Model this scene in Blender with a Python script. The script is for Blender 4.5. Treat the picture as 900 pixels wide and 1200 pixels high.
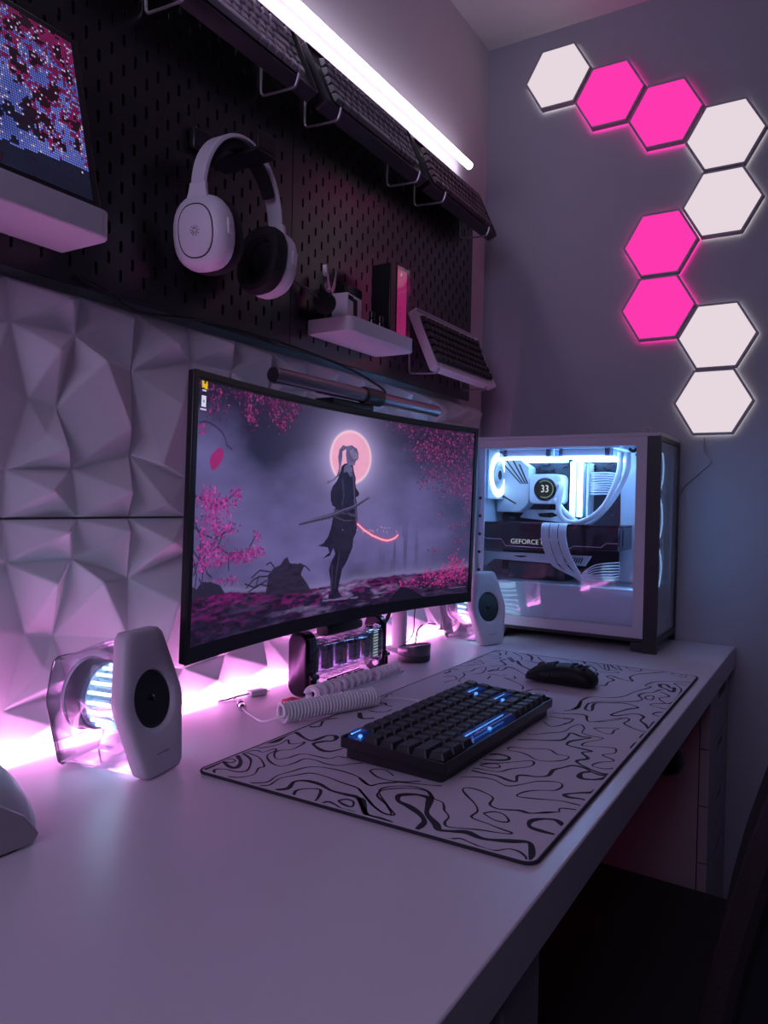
import bpy, bmesh, math, random
import numpy as np
from mathutils import Vector, Matrix, Euler
from mathutils.geometry import delaunay_2d_cdt

random.seed(7)
for _o in list(bpy.data.objects):
    bpy.data.objects.remove(_o)
SC = bpy.context.scene
COL = SC.collection
PI = math.pi

# ------------------------------------------------------------------ camera
FPX = 882.19
cd = bpy.data.cameras.new('camera')
cam = bpy.data.objects.new('camera', cd)
COL.objects.link(cam)
_y, _p, _r = math.radians(31.3045), math.radians(-0.7689), math.radians(1.1993)
_fw = Vector((math.cos(_y) * math.cos(_p), math.sin(_y) * math.cos(_p), math.sin(_p)))
_rt = Vector((math.sin(_y), -math.cos(_y), 0))
_up = _rt.cross(_fw)
_r2 = _rt * math.cos(_r) + _up * math.sin(_r)
_u2 = -_rt * math.sin(_r) + _up * math.cos(_r)
cam.matrix_world = Matrix(((_r2.x, _u2.x, -_fw.x, 0.0), (_r2.y, _u2.y, -_fw.y, -0.8802), (_r2.z, _u2.z, -_fw.z, 1.07), (0, 0, 0, 1)))
cd.sensor_fit = 'VERTICAL'
cd.sensor_height = 24.0
cd.lens = FPX * 24.0 / 1200.0
cd.clip_start = 0.02
SC.camera = cam

# ------------------------------------------------------------------ world, added fill light, exposure
w = bpy.data.worlds.new('world')
SC.world = w
w.use_nodes = True
wn = w.node_tree
bgn = wn.nodes['Background']
bgn.inputs['Color'].default_value = (0.48, 0.42, 0.85, 1)
bgn.inputs['Strength'].default_value = 0.022

def area(name, loc, target, size, power, color):
    l = bpy.data.lights.new(name, 'AREA')
    l.shape = 'RECTANGLE'
    l.size, l.size_y = size
    l.energy = power
    l.color = color
    o = bpy.data.objects.new(name, l)
    COL.objects.link(o)
    o.location = loc
    o.rotation_euler = (Vector(target) - Vector(loc)).to_track_quat('-Z', 'Y').to_euler()
    return o
area('fill_light', (-1.5, -0.75, 2.05), (1.1, -0.25, 0.9), (1.1, 0.9), 13.5, (0.72, 0.60, 1.0))  # unseen area lamp added as soft violet fill, no window stands here

SC.view_settings.view_transform = 'Standard'
SC.view_settings.look = 'None'
SC.view_settings.gamma = 1
SC.view_settings.use_curve_mapping = False
SC.view_settings.exposure = 0.0

# ------------------------------------------------------------------ materials
def srgb(r, g, b):
    f = lambda c: (c / 255 / 12.92) if c / 255 <= 0.04045 else ((c / 255 + 0.055) / 1.055) ** 2.4
    return (f(r), f(g), f(b))

def pm(name, col, rough=0.5, metal=0.0, em=None, es=0.0, spec=0.5, bump=0.0, bscale=200.0, vary=0.0, coat=0.0):
    m = bpy.data.materials.new(name)
    m.use_nodes = True
    nt = m.node_tree
    b = nt.nodes['Principled BSDF']
    b.inputs['Base Color'].default_value = (*col, 1)
    b.inputs['Roughness'].default_value = rough
    b.inputs['Metallic'].default_value = metal
    b.inputs['Specular IOR Level'].default_value = spec
    b.inputs['Coat Weight'].default_value = coat
    if em:
        b.inputs['Emission Color'].default_value = (*em, 1)
        b.inputs['Emission Strength'].default_value = es
    if bump or vary:
        tc = nt.nodes.new('ShaderNodeTexCoord')
        n = nt.nodes.new('ShaderNodeTexNoise')
        n.inputs['Scale'].default_value = bscale
        n.inputs['Detail'].default_value = 3
        nt.links.new(tc.outputs['Object'], n.inputs['Vector'])
        if bump:
            bp = nt.nodes.new('ShaderNodeBump')
            bp.inputs['Strength'].default_value = bump
            bp.inputs['Distance'].default_value = 0.001
            nt.links.new(n.outputs['Fac'], bp.inputs['Height'])
            nt.links.new(bp.outputs['Normal'], b.inputs['Normal'])
        if vary:
            mr = nt.nodes.new('ShaderNodeMapRange')
            mr.inputs['To Min'].default_value = rough - vary
            mr.inputs['To Max'].default_value = rough + vary
            nt.links.new(n.outputs['Fac'], mr.inputs['Value'])
            nt.links.new(mr.outputs['Result'], b.inputs['Roughness'])
    return m

def clear(name, tint=(1, 1, 1), gloss=(1, 1, 1), rough=0.03, ior=1.45, haze=0.0, hazecol=(.8, .8, .8)):
    m = bpy.data.materials.new(name)
    m.use_nodes = True
    nt = m.node_tree
    nt.nodes.clear()
    out = nt.nodes.new('ShaderNodeOutputMaterial')
    mx = nt.nodes.new('ShaderNodeMixShader')
    tr = nt.nodes.new('ShaderNodeBsdfTransparent')
    gl = nt.nodes.new('ShaderNodeBsdfGlossy')
    f0 = ((ior - 1) / (ior + 1)) ** 2
    lw = nt.nodes.new('ShaderNodeLayerWeight')
    lw.inputs['Blend'].default_value = 0.5
    pw = nt.nodes.new('ShaderNodeMath'); pw.operation = 'POWER'; pw.inputs[1].default_value = 4.0
    fr = nt.nodes.new('ShaderNodeMath'); fr.operation = 'MULTIPLY_ADD'; fr.inputs[1].default_value = 1 - f0; fr.inputs[2].default_value = f0
    nt.links.new(lw.outputs['Facing'], pw.inputs[0]); nt.links.new(pw.outputs[0], fr.inputs[0])
    tr.inputs['Color'].default_value = (*tint, 1)
    gl.inputs['Color'].default_value = (*gloss, 1)
    gl.inputs['Roughness'].default_value = rough
    nt.links.new(fr.outputs[0], mx.inputs[0])
    nt.links.new(tr.outputs[0], mx.inputs[1])
    nt.links.new(gl.outputs[0], mx.inputs[2])
    last = mx
    if haze:
        m2 = nt.nodes.new('ShaderNodeMixShader')
        df = nt.nodes.new('ShaderNodeBsdfDiffuse')
        df.inputs['Color'].default_value = (*hazecol, 1)
        m2.inputs[0].default_value = haze
        nt.links.new(mx.outputs[0], m2.inputs[1])
        nt.links.new(df.outputs[0], m2.inputs[2])
        last = m2
    nt.links.new(last.outputs[0], out.inputs['Surface'])
    return m

def emis(name, col, s):
    m = bpy.data.materials.new(name)
    m.use_nodes = True
    nt = m.node_tree
    nt.nodes.clear()
    out = nt.nodes.new('ShaderNodeOutputMaterial')
    e = nt.nodes.new('ShaderNodeEmission')
    e.inputs['Color'].default_value = (*col, 1)
    e.inputs['Strength'].default_value = s
    nt.links.new(e.outputs[0], out.inputs['Surface'])
    return m

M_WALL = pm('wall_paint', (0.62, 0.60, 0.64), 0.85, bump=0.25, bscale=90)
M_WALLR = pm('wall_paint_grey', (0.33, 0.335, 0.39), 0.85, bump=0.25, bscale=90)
M_CEIL = pm('ceiling_paint', (0.62, 0.60, 0.64), 0.9, bump=0.2, bscale=60)
M_FLOOR = pm('dark_carpet', (0.012, 0.012, 0.016), 0.95, bump=0.8, bscale=400)
M_FOAM = pm('white_relief_panel', (0.82, 0.80, 0.86), 0.5, bump=0.1, bscale=300)
M_PEG = pm('black_pegboard', (0.012, 0.010, 0.012), 0.32, spec=0.95, vary=0.06, bscale=25)
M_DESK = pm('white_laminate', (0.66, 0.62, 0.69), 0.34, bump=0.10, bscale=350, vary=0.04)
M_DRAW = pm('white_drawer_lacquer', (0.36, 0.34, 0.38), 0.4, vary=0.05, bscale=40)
M_WPL = pm('white_plastic', (0.70, 0.67, 0.74), 0.4, bump=0.05, bscale=500)
M_WMET = pm('white_powder_coat', (0.66, 0.64, 0.70), 0.45, bump=0.05, bscale=600)
M_WIRE = pm('grey_steel_wire', (0.45, 0.43, 0.48), 0.35, metal=0.6, vary=0.05)
M_BLK = pm('black_plastic', (0.012, 0.012, 0.015), 0.38, vary=0.06, bscale=60)
M_BLKM = pm('matte_black', (0.007, 0.007, 0.009), 0.75, bump=0.2, bscale=300)
M_CAP = pm('black_keycap', (0.022, 0.022, 0.027), 0.5, vary=0.08, bscale=120)
M_CAPG = pm('grey_keycap', (0.45, 0.40, 0.47), 0.5, vary=0.08, bscale=120)
M_CAPD = pm('slate_keycap', (0.14, 0.145, 0.175), 0.45, vary=0.08, bscale=120)
M_CAPP = pm('plum_keycap', (0.085, 0.06, 0.08), 0.5, vary=0.08, bscale=120)
M_CASEB = pm('black_keyboard_case', (0.013, 0.013, 0.017), 0.33, vary=0.05, bscale=80)
M_CASED = pm('dark_grey_keyboard_case', (0.035, 0.034, 0.042), 0.38, vary=0.05, bscale=80)
M_SCREENB = pm('black_bezel', (0.006, 0.006, 0.008), 0.35, vary=0.05)
M_LAMP = pm('dark_anodised_aluminium', (0.24, 0.21, 0.25), 0.34, metal=0.8, vary=0.05, bscale=80)
M_CHROME = pm('dark_chrome', (0.06, 0.048, 0.068), 0.22, metal=1.0, vary=0.03, bscale=80)
M_SILVER = pm('silver_metal', (0.75, 0.73, 0.76), 0.2, metal=1.0, vary=0.03)
M_PAD = pm('black_ear_cushion', (0.010, 0.009, 0.012), 0.8, bump=0.5, bscale=900)
M_FOAMB = pm('black_mic_foam', (0.006, 0.006, 0.007), 1.0, bump=1.0, bscale=1200)
M_PCBLK = pm('case_pillar_black', (0.008, 0.008, 0.012), 0.4, vary=0.05)
M_MAT = pm('mat_cloth', (0.56, 0.52, 0.60), 0.8, bump=0.3, bscale=1500)
M_INK = pm('mat_black_ink', (0.016, 0.014, 0.024), 0.8, bump=0.3, bscale=1500)
M_GLASS = clear('tempered_glass', (0.88, 0.90, 0.94), (1, 1, 1), 0.02, 1.45)
M_CLEAR = clear('clear_acrylic', (0.93, 0.93, 0.96), (1, 1, 1), 0.05, 1.45)
M_SMOKE = clear('smoked_acrylic', (0.55, 0.55, 0.62), (1, 1, 1), 0.06, 1.5)
M_FROST = clear('frosted_silicone', (0.85, 0.85, 0.9), (1, 1, 1), 0.3, 1.35, haze=0.96, hazecol=(0.80, 0.76, 0.84))
M_CCAP = clear('clear_keycap_blue', (0.35, 0.55, 0.95), (0.8, 0.9, 1), 0.05, 1.5, haze=0.3, hazecol=(0.15, 0.35, 0.9))
M_COIL = pm('white_rubber_cable', (0.70, 0.66, 0.72), 0.5, bump=0.1, bscale=400)
M_RED = pm('red_card', (0.62, 0.01, 0.02), 0.35, vary=0.04)
M_CHAIR = pm('chair_black_fabric', (0.008, 0.008, 0.011), 0.9, bump=0.6, bscale=500)
M_CHAIRS = pm('chair_plum_weave', (0.018, 0.008, 0.014), 0.8, bump=0.9, bscale=350)

# ------------------------------------------------------------------ helpers
def empty(name, label, cat, loc=(0, 0, 0), rot=(0, 0, 0), group=None):
    o = bpy.data.objects.new(name, None)
    COL.objects.link(o)
    o.empty_display_size = 0.02
    o.location = loc
    o.rotation_euler = rot
    o['label'] = label
    o['category'] = cat
    if group:
        o['group'] = group
    return o

def tag(o, label, cat, group=None, kind=None):
    o['label'] = label
    o['category'] = cat
    if group:
        o['group'] = group
    if kind:
        o['kind'] = kind
    return o

def obj(name, bm, mats, parent=None, bevel=0.0, smooth=True, seg=2, label=None, angle=35):
    me = bpy.data.meshes.new(name)
    bmesh.ops.recalc_face_normals(bm, faces=bm.faces[:])
    bm.to_mesh(me)
    bm.free()
    if not isinstance(mats, (list, tuple)):
        mats = [mats]
    for m in mats:
        me.materials.append(m)
    if smooth:
        me.shade_smooth()
        try:
            me.set_sharp_from_angle(angle=math.radians(angle))
        except Exception:
            pass
    o = bpy.data.objects.new(name, me)
    COL.objects.link(o)
    if parent:
        o.parent = parent
    if bevel:
        b = o.modifiers.new('bevel', 'BEVEL')
        b.width = bevel
        b.segments = seg
        b.limit_method = 'ANGLE'
        b.angle_limit = math.radians(40)
    if label:
        o['label'] = label
    return o

def struct(name, bm, m, **k):
    o = obj(name, bm, m, **k)
    o['kind'] = 'structure'
    return o

def NB():
    return bmesh.new()

def box(bm, x0, x1, y0, y1, z0, z1, mi=0, T=None):
    vs = [bm.verts.new((x, y, z)) for z in (z0, z1) for y in (y0, y1) for x in (x0, x1)]
    for f in ((0, 2, 3, 1), (4, 5, 7, 6), (0, 1, 5, 4), (2, 6, 7, 3), (0, 4, 6, 2), (1, 3, 7, 5)):
        fc = bm.faces.new([vs[i] for i in f])
        fc.material_index = mi
    if T:
        bmesh.ops.transform(bm, matrix=T, verts=vs)
    return vs

def loft(bm, rings, cap=True, closed=True, mi=0):
    R = [[bm.verts.new(p) for p in r] for r in rings]
    n = len(R[0])
    for a, b in zip(R[:-1], R[1:]):
        for i in range(n if closed else n - 1):
            j = (i + 1) % n
            f = bm.faces.new((a[i], a[j], b[j], b[i]))
            f.material_index = mi
    if cap:
        for r in (R[0], R[-1]):
            try:
                f = bm.faces.new(r)
                f.material_index = mi
            except ValueError:
                pass
    return [v for r in R for v in r]

def ring(c, u, v, r, n=24, ph=0.0, rv=None):
    c, u, v = Vector(c), Vector(u), Vector(v)
    rv = r if rv is None else rv
    return [c + u * (r * math.cos(ph + 2 * PI * i / n)) + v * (rv * math.sin(ph + 2 * PI * i / n)) for i in range(n)]

def cyl(bm, p, q, r, r2=None, n=24, mi=0, cap=True):
    p, q = Vector(p), Vector(q)
    d = (q - p).normalized()
    a = Vector((0, 0, 1)) if abs(d.z) < 0.9 else Vector((1, 0, 0))
    u = d.cross(a).normalized()
    v = d.cross(u)
    return loft(bm, [ring(p, u, v, r, n), ring(q, u, v, r if r2 is None else r2, n)], cap, True, mi)

def lathe(bm, prof, c=(0, 0, 0), axis='z', n=32, mi=0, cap=True):
    U = {'z': ((1, 0, 0), (0, 1, 0), (0, 0, 1)), 'x': ((0, 1, 0), (0, 0, 1), (1, 0, 0)), 'y': ((0, 0, 1), (1, 0, 0), (0, 1, 0))}[axis]
    w_ = Vector(U[2])
    return loft(bm, [ring(Vector(c) + w_ * h, U[0], U[1], max(r, 1e-5), n) for r, h in prof], cap, True, mi)

def crom(pts, k=6, closed=False):
    P = [Vector(p) for p in pts]
    n = len(P)
    out = []
    for i in range(n if closed else n - 1):
        g = lambda j: P[j % n] if closed else P[max(0, min(n - 1, j))]
        a, b, c, d = g(i - 1), g(i), g(i + 1), g(i + 2)
        for s in range(k):
            t = s / k
            out.append(0.5 * ((2 * b) + (c - a) * t + (2 * a - 5 * b + 4 * c - d) * t * t + (3 * b - a - 3 * c + d) * t ** 3))
    if not closed:
        out.append(P[-1])
    return out

def tube(bm, pts, r, n=8, k=5, mi=0, smoothpath=True, flat=None):
    P = crom(pts, k) if smoothpath else [Vector(p) for p in pts]
    T = [(P[min(i + 1, len(P) - 1)] - P[max(i - 1, 0)]).normalized() for i in range(len(P))]
    a = Vector((0, 0, 1)) if abs(T[0].z) < 0.9 else Vector((1, 0, 0))
    u = T[0].cross(a).normalized()
    rings = []
    for i, p in enumerate(P):
        u = (u - T[i] * u.dot(T[i])).normalized()
        v = T[i].cross(u)
        rr = r(i / (len(P) - 1)) if callable(r) else r
        rings.append(ring(p, u, v, rr, n))
    return loft(bm, rings, True, True, mi)

def prism(bm, poly, axis, a, b, mi=0):
    """poly = list of 2D points; extruded along axis from a to b"""
    f = {'x': lambda p, h: (h, p[0], p[1]), 'y': lambda p, h: (p[0], h, p[1]), 'z': lambda p, h: (p[0], p[1], h)}[axis]
    return loft(bm, [[f(p, a) for p in poly], [f(p, b) for p in poly]], True, True, mi)

def rrect(w, h, r, n=5, cx=0, cy=0):
    out = []
    for sx, sy, a0 in ((1, 1, 0), (-1, 1, 90), (-1, -1, 180), (1, -1, 270)):
        for i in range(n + 1):
            a = math.radians(a0 + 90 * i / n)
            out.append((cx + sx * (w / 2 - r) + r * math.cos(a), cy + sy * (h / 2 - r) + r * math.sin(a)))
    return out

def text_mesh(name, s, size, mat, parent, loc, rot, ext=0.0003, align='CENTER', width=1.0):
    c = bpy.data.curves.new(name, 'FONT')
    c.body = s
    c.size = size
    c.extrude = ext
    c.align_x = align
    c.align_y = 'CENTER'
    o = bpy.data.objects.new(name + '_tmp', c)
    COL.objects.link(o)
    dg = bpy.context.evaluated_depsgraph_get()
    me = bpy.data.meshes.new_from_object(o.evaluated_get(dg))
    bpy.data.objects.remove(o)
    me.materials.clear()
    me.materials.append(mat)
    r = bpy.data.objects.new(name, me)
    COL.objects.link(r)
    r.parent = parent
    r.location = loc
    r.rotation_euler = rot
    r.scale = (width, 1, 1)
    return r

# ------------------------------------------------------------------ room shell
XW, ZC = 1.965, 2.345
b = NB(); box(b, -1.2, XW + 0.08, 0.0, 0.08, 0, ZC + .02)
struct('wall_left', b, M_WALL, smooth=False)
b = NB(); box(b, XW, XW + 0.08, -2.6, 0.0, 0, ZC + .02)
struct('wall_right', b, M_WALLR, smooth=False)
b = NB(); box(b, -1.2, XW + 0.08, -2.6, 0.08, ZC, ZC + 0.06)
struct('ceiling', b, M_CEIL, smooth=False)
b = NB(); box(b, -1.2, XW + 0.08, -2.6, 0.08, -0.05, 0.0)
struct('floor', b, M_FLOOR, smooth=False)

# ------------------------------------------------------------------ desk and drawer units
TOP = 0.745
b = NB(); box(b, -0.55, 1.957, -0.673, -0.0058, TOP - 0.05, TOP)
tag(obj('desk', b, M_DESK, bevel=0.002), 'long white laminate desk top running along the wall', 'desk')

def drawer_unit(x0, x1, label, n):
    r = empty('drawer_unit', label, 'drawer unit', (x0, -0.66, 0), group=None)
    W = x1 - x0
    b = NB(); box(b, 0, 0.018, 0.02, 0.58, 0.02, 0.692); box(b, W - 0.018, W, 0.02, 0.58, 0.02, 0.692)
    box(b, 0.018, W - 0.018, 0.565, 0.58, 0.02, 0.692); box(b, 0.018, W - 0.018, 0.02, 0.565, 0.676, 0.692); box(b, 0.018, W - 0.018, 0.02, 0.565, 0.02, 0.036)
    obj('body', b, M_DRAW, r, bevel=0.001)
    hs = [0.115, 0.115, 0.115, 0.155, 0.155]
    z = 0.69
    for h in hs:
        z1, z0 = z, z - h
        z = z0 - 0.003
        cx, hw, hh = W / 2 + 0.03, 0.06, 0.010
        zc = z1 - 0.025
        b = NB()
        # front with a slot cut-out for the hand
        box(b, 0.001, cx - hw, 0, 0.018, z0, z1)
        box(b, cx + hw, W - 0.001, 0, 0.018, z0, z1)
        box(b, cx - hw, cx + hw, 0, 0.018, zc + hh, z1)
        box(b, cx - hw, cx + hw, 0, 0.018, z0, zc - hh)
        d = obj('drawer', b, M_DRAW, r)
        b = NB(); box(b, cx - hw - .004, cx + hw + .004, 0.019, 0.024, zc - hh - .004, zc + hh + .004)
        obj('handle_recess', b, M_BLKM, d)
    for xx in (0.03, W - 0.03):
        for yy in (0.05, 0.54):
            b = NB(); cyl(b, (xx, yy, 0.0), (xx, yy, 0.02), 0.018)
            obj('foot', b, M_BLK, r)
    return r
drawer_unit(1.667, 1.957, 'white five-drawer unit under the desk at the far wall', 5)
drawer_unit(0.300, 0.645, 'white drawer unit under the near end of the desk', 5)

# ------------------------------------------------------------------ wall relief panels
LOWN = {'A': (.38, .18), 'B': (.69, .18), 'C': (0, .29), 'C2': (1, .29), 'D': (.465, .49), 'E': (.60, .515), 'F': (.37, .80), 'G': (.68, .78), 'H': (0, .70), 'H2': (1, .70), 'I': (.715, 0), 'I2': (.715, 1), 'J': (.36, 0), 'J2': (.36, 1), 'c1': (0, 0), 'c2': (1, 0), 'c3': (0, 1), 'c4': (1, 1)}
PK = [(.61, .055, 1), (.955, .055, .8), (.555, .275, 1), (.785, .285, 1.05), (.94, .57, .9), (.61, .70, .9), (.955, .88, .9), (.54, .885, .9), (.20, .12, 1), (.24, .43, 1.05), (.19, .94, .7), (.08, .55, .5), (.15, .74, .7), (.53, .64, .4)]
LE = [('A', 'B'), ('B', 'C2'), ('C', 'A'), ('A', 'D'), ('B', 'E'), ('D', 'E'), ('D', 'F'), ('E', 'G'), ('F', 'G'), ('G', 'H2'), ('H', 'F'), ('B', 'I'), ('G', 'I2'), ('F', 'J2'), ('A', 'J')]
BND = ['c1', 'J', 'I', 'c2', 'C2', 'H2', 'c4', 'I2', 'J2', 'c3', 'H', 'C']
PW, PH = 0.2975, 0.294
def relief_mesh(u1=1.0):
    names = list(LOWN)
    pts = [Vector((LOWN[k][0], LOWN[k][1])) for k in names]
    hts = [0.004] * len(pts)
    for u, v, h in PK:
        pts.append(Vector((u, v))); hts.append(0.004 + 0.029 * h)
    eds = [(names.index(a), names.index(c)) for a, c in LE]
    eds += [(names.index(BND[i]), names.index(BND[(i + 1) % len(BND)])) for i in range(len(BND))]
    vo, eo, fo, ov, oe, of = delaunay_2d_cdt(pts, eds, [], 0, 1e-5)
    bm = bmesh.new()
    V = []
    for i, p in enumerate(vo):
        src = ov[i][0] if ov[i] else 0
        V.append(bm.verts.new((p.x * PW, -hts[src], -p.y * PH)))
    for f in fo:
        bm.faces.new([V[i] for i in f])
    # rim going back to the wall
    bd = [e for e in bm.edges if len(e.link_faces) == 1]
    r = bmesh.ops.extrude_edge_only(bm, edges=bd)
    for v in [g for g in r['geom'] if isinstance(g, bmesh.types.BMVert)]:
        v.co.y = -0.0005
    return bm
first = None
ROWS = {1.335: 'upper row, under the black pegboard', 1.040: 'lower row, standing behind the desk', }
for ri, z in enumerate((1.335, 1.0385)):
    for ci in range(-2, 5):
        x = 0.4355 + ci * 0.2985
        if x + PW < 0.30:
            continue
        if first is None:
            o = obj('wall_panel', relief_mesh(), M_FOAM, smooth=False, bevel=0.0022, seg=2)
            o.modifiers['bevel'].angle_limit = math.radians(8)
            first = o
        else:
            o = first.copy(); COL.objects.link(o)
        o.location = (x, -0.001, z)
        ordw = ['', 'at the left edge of the photo', 'second from the left', 'third from the left', 'fourth from the left', 'fifth from the left, nearest the corner', '']
        pos = {-1: 'cut by the left edge of the photo', 0: 'left of the curved monitor', 1: 'at the left edge of the monitor', 2: 'behind the middle of the monitor', 3: 'behind the right half of the monitor', 4: 'nearest the corner of the room'}[ci]
        tag(o, 'white faceted wall panel, %s row, %s' % (('upper', 'lower')[ri], pos), 'wall panel', group='faceted wall panels')

# ------------------------------------------------------------------ pegboards (real slots)
def pegboard(x0, x1, label):
    z0, z1 = 1.342, 1.902
    W, H = x1 - x0, z1 - z0
    c = 0.02
    nx, nz = int(round(W / c)), int(round(H / c))
    bm = bmesh.new()
    sw, sh = 0.0026, 0.0085
    grid = {}
    def gv(i, j):
        if (i, j) not in grid:
            grid[(i, j)] = bm.verts.new((i * W / nx, 0, j * H / nz))
        return grid[(i, j)]
    hole_edges = []
    for i in range(nx):
        for j in range(nz):
            a, b_, c_, d = gv(i, j), gv(i + 1, j), gv(i + 1, j + 1), gv(i, j + 1)
            edge = i in (0, nx - 1) or j in (0, nz - 1)
            if (i + j) % 2 == 0 and not edge:
                cx, cz = (i + .5) * W / nx, (j + .5) * H / nz
                pts = []
                for k in range(5):
                    t = PI * k / 4
                    pts.append((cx + sw * math.cos(t), cz + sh - sw + sw * math.sin(t)))
                for k in range(5):
                    t = PI + PI * k / 4
                    pts.append((cx + sw * math.cos(t), cz - sh + sw + sw * math.sin(t)))
                hv = [bm.verts.new((p[0], 0, p[1])) for p in pts]
                # order: 0..4 top right->left, 5..9 bottom left->right
                bm.faces.new((d, hv[4], hv[3], hv[2])); bm.faces.new((c_, d, hv[2])); bm.faces.new((c_, hv[2], hv[1], hv[0]))
                bm.faces.new((c_, hv[0], hv[9], b_)); bm.faces.new((b_, hv[9], hv[8], hv[7])); bm.faces.new((a, b_, hv[7])); bm.faces.new((a, hv[7], hv[6], hv[5])); bm.faces.new((a, hv[5], hv[4], d))
                for k in range(10):
                    hole_edges.append((hv[k], hv[(k + 1) % 10]))
            else:
                bm.faces.new((a, b_, c_, d))
    for f in bm.faces:
        f.normal_update()
        if f.normal.y > 0:
            f.normal_flip()
    # thickness for holes and rim
    bd = [e for e in bm.edges if len(e.link_faces) == 1]
    r = bmesh.ops.extrude_edge_only(bm, edges=bd)
    for v in [g for g in r['geom'] if isinstance(g, bmesh.types.BMVert)]:
        v.co.y = 0.005
    root = empty('pegboard', label, 'pegboard', (x0, -0.027, z0), group=None)
    o = obj('board', bm, M_PEG, root, smooth=False)
    for px in (0.06, W - 0.06):
        for pz in (0.05, H - 0.05):
            b = NB(); cyl(b, (px, 0.005, pz), (px, 0.026, pz), 0.012)
            obj('spacer', b, M_BLK, root)
    return root
pegboard(1.066, 1.826, 'black slotted pegboard nearest the corner, behind the white shelf and white-cased keyboard')
pegboard(0.305, 1.064, 'black slotted pegboard behind the white headset and the pixel display')
pegboard(-0.455, 0.303, 'black slotted pegboard reaching the left edge of the photo')

# ------------------------------------------------------------------ LED tube over the pegboards
r = empty('light_tube', 'long glowing white light tube over the top edge of the pegboards', 'light', (0.545, -0.034, 1.945))
M_TUBE = emis('white_tube_glow', (0.92, 0.78, 1.0), 8.0)
b = NB(); cyl(b, (0.01, 0, 0), (1.236, 0, 0), 0.0095, n=20)
obj('diffuser', b, M_TUBE, r)
for xx, nx in ((0.0, 0.01), (1.236, 1.242)):
    b = NB(); cyl(b, (xx, 0, 0), (nx, 0, 0), 0.0102, n=20)
    obj('end_cap', b, M_WPL, r)
for xx in (.1, .25):
    b = NB(); box(b, xx, xx + .012, 0.0096, 0.0335, -0.004, 0.002)
    obj('mounting_clip', b, M_WPL, r)

# pink strip lying along the back of the desk
r = empty('light_strip', 'glowing pink light strip lying along the back edge of the desk', 'light', (0.2, -0.026, TOP))
b = NB(); box(b, 0.001, 1.499, -0.003, 0.003, 0.0, 0.001)
obj('tape', b, M_WPL, r, smooth=False)
b = NB(); box(b, 0.0, 1.5, -0.013, 0.013, 0.0012, 0.0040)
obj('diffuser', b, emis('pink_strip_glow', (1.0, 0.30, 0.82), 15.0), r, smooth=False)
# pink strip stuck under the desk
r = empty('light_strip', 'dim pink light strip stuck under the desk top at the wall', 'light', (0.75, -0.02, TOP - 0.0505))
b = NB(); box(b, 0, 0.85, -0.005, 0.005, -0.003, 0.0)
obj('tape', b, M_WPL, r, smooth=False)
b = NB(); box(b, 0.002, 0.848, -0.004, 0.004, -0.0065, -0.003)
obj('diffuser', b, emis('dim_pink_strip_glow', (1.0, 0.06, 0.25), 6.5), r, smooth=False)

# ------------------------------------------------------------------ hexagonal light panels on the far wall
S = 0.1575
hc = [(-0.205, 2.196)]
hc = [(-.209, 2.206), (-.346, 2.123), (-.4845, 2.040), (-.622, 1.956), (-.619, 1.798), (-.480, 1.722), (-.4785, 1.564), (-.615, 1.482), (-.611, 1.325)]
HM = {'w': emis('hex_white_glow', (0.80, 0.68, 0.74), 1.0), 'p': emis('hex_pink_glow', (0.97, 0.040, 0.42), 1.02)}
M_HEXF = pm('grey_hex_housing', (0.30, 0.28, 0.32), 0.5, vary=0.05)
HB = {'w': emis('hex_edge_white', (0.80, 0.70, 0.68), 3.6), 'p': emis('hex_edge_pink', (1.0, 0.03, 0.35), 8.0)}
HL = ['white hexagonal light at the top left end of the chain', 'pink hexagonal light directly right of the topmost white one', 'pink hexagonal light touching the large white one at upper right',
      'white hexagonal light at the upper right bend of the chain', 'white hexagonal light below the upper right bend, above right of two pink ones', 'upper of the two stacked pink hexagonal lights',
      'lower of the two stacked pink hexagonal lights', 'white hexagonal light second from the bottom of the chain', 'white hexagonal light at the bottom end with the cord hanging from it']
def hexp(rad):
    return [(rad * math.cos(PI / 3 * k), rad * math.sin(PI / 3 * k)) for k in range(6)]
for i, (cy, cz) in enumerate(hc):
    kind = 'wppwwppww'[i]
    r = empty('hexagon_light', HL[i], 'wall light', (XW, cy, cz), group='hexagonal wall lights')
    R_ = S / 1.7321 - 0.001
    b = NB()
    lo = [(-0.006, *p) for p in hexp(R_)]; hi = [(-0.0245, *p) for p in hexp(R_)]
    hi2 = [(-0.0245, *p) for p in hexp(R_ - 0.0055)]; lo2 = [(-0.0225, *p) for p in hexp(R_ - 0.0055)]
    loft(b, [lo, hi, hi2, lo2], cap=True)
    obj('frame', b, M_HEXF, r, smooth=False)
    b = NB()
    loft(b, [[(-0.0227, *p) for p in hexp(R_ - 0.006)], [(-0.0238, *p) for p in hexp(R_ - 0.006)]])
    obj('diffuser', b, HM[kind], r, smooth=False)
    b = NB()
    loft(b, [[(-0.0005, *p) for p in hexp(R_ - 0.004)], [(-0.0058, *p) for p in hexp(R_ - 0.002)]])
    obj('back_glow_ring', b, HB[kind], r, smooth=False)
b = NB()
y9, z9 = hc[8]
tube(b, [(XW - .004, y9 + .02, z9 - .082), (XW - .006, y9 + .018, z9 - .12), (XW - .006, y9 + .005, z9 - .145), (XW - .005, y9 + .03, z9 - .17), (XW - .005, y9 + .075, z9 - .23), (XW - .006, y9 + .09, z9 - .40), (XW - .006, y9 + .09, z9 - .57)], 0.0018)
tag(obj('cord', b, M_WIRE), 'thin cord hanging down the wall from the bottom hexagonal light', 'cord')

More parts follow.
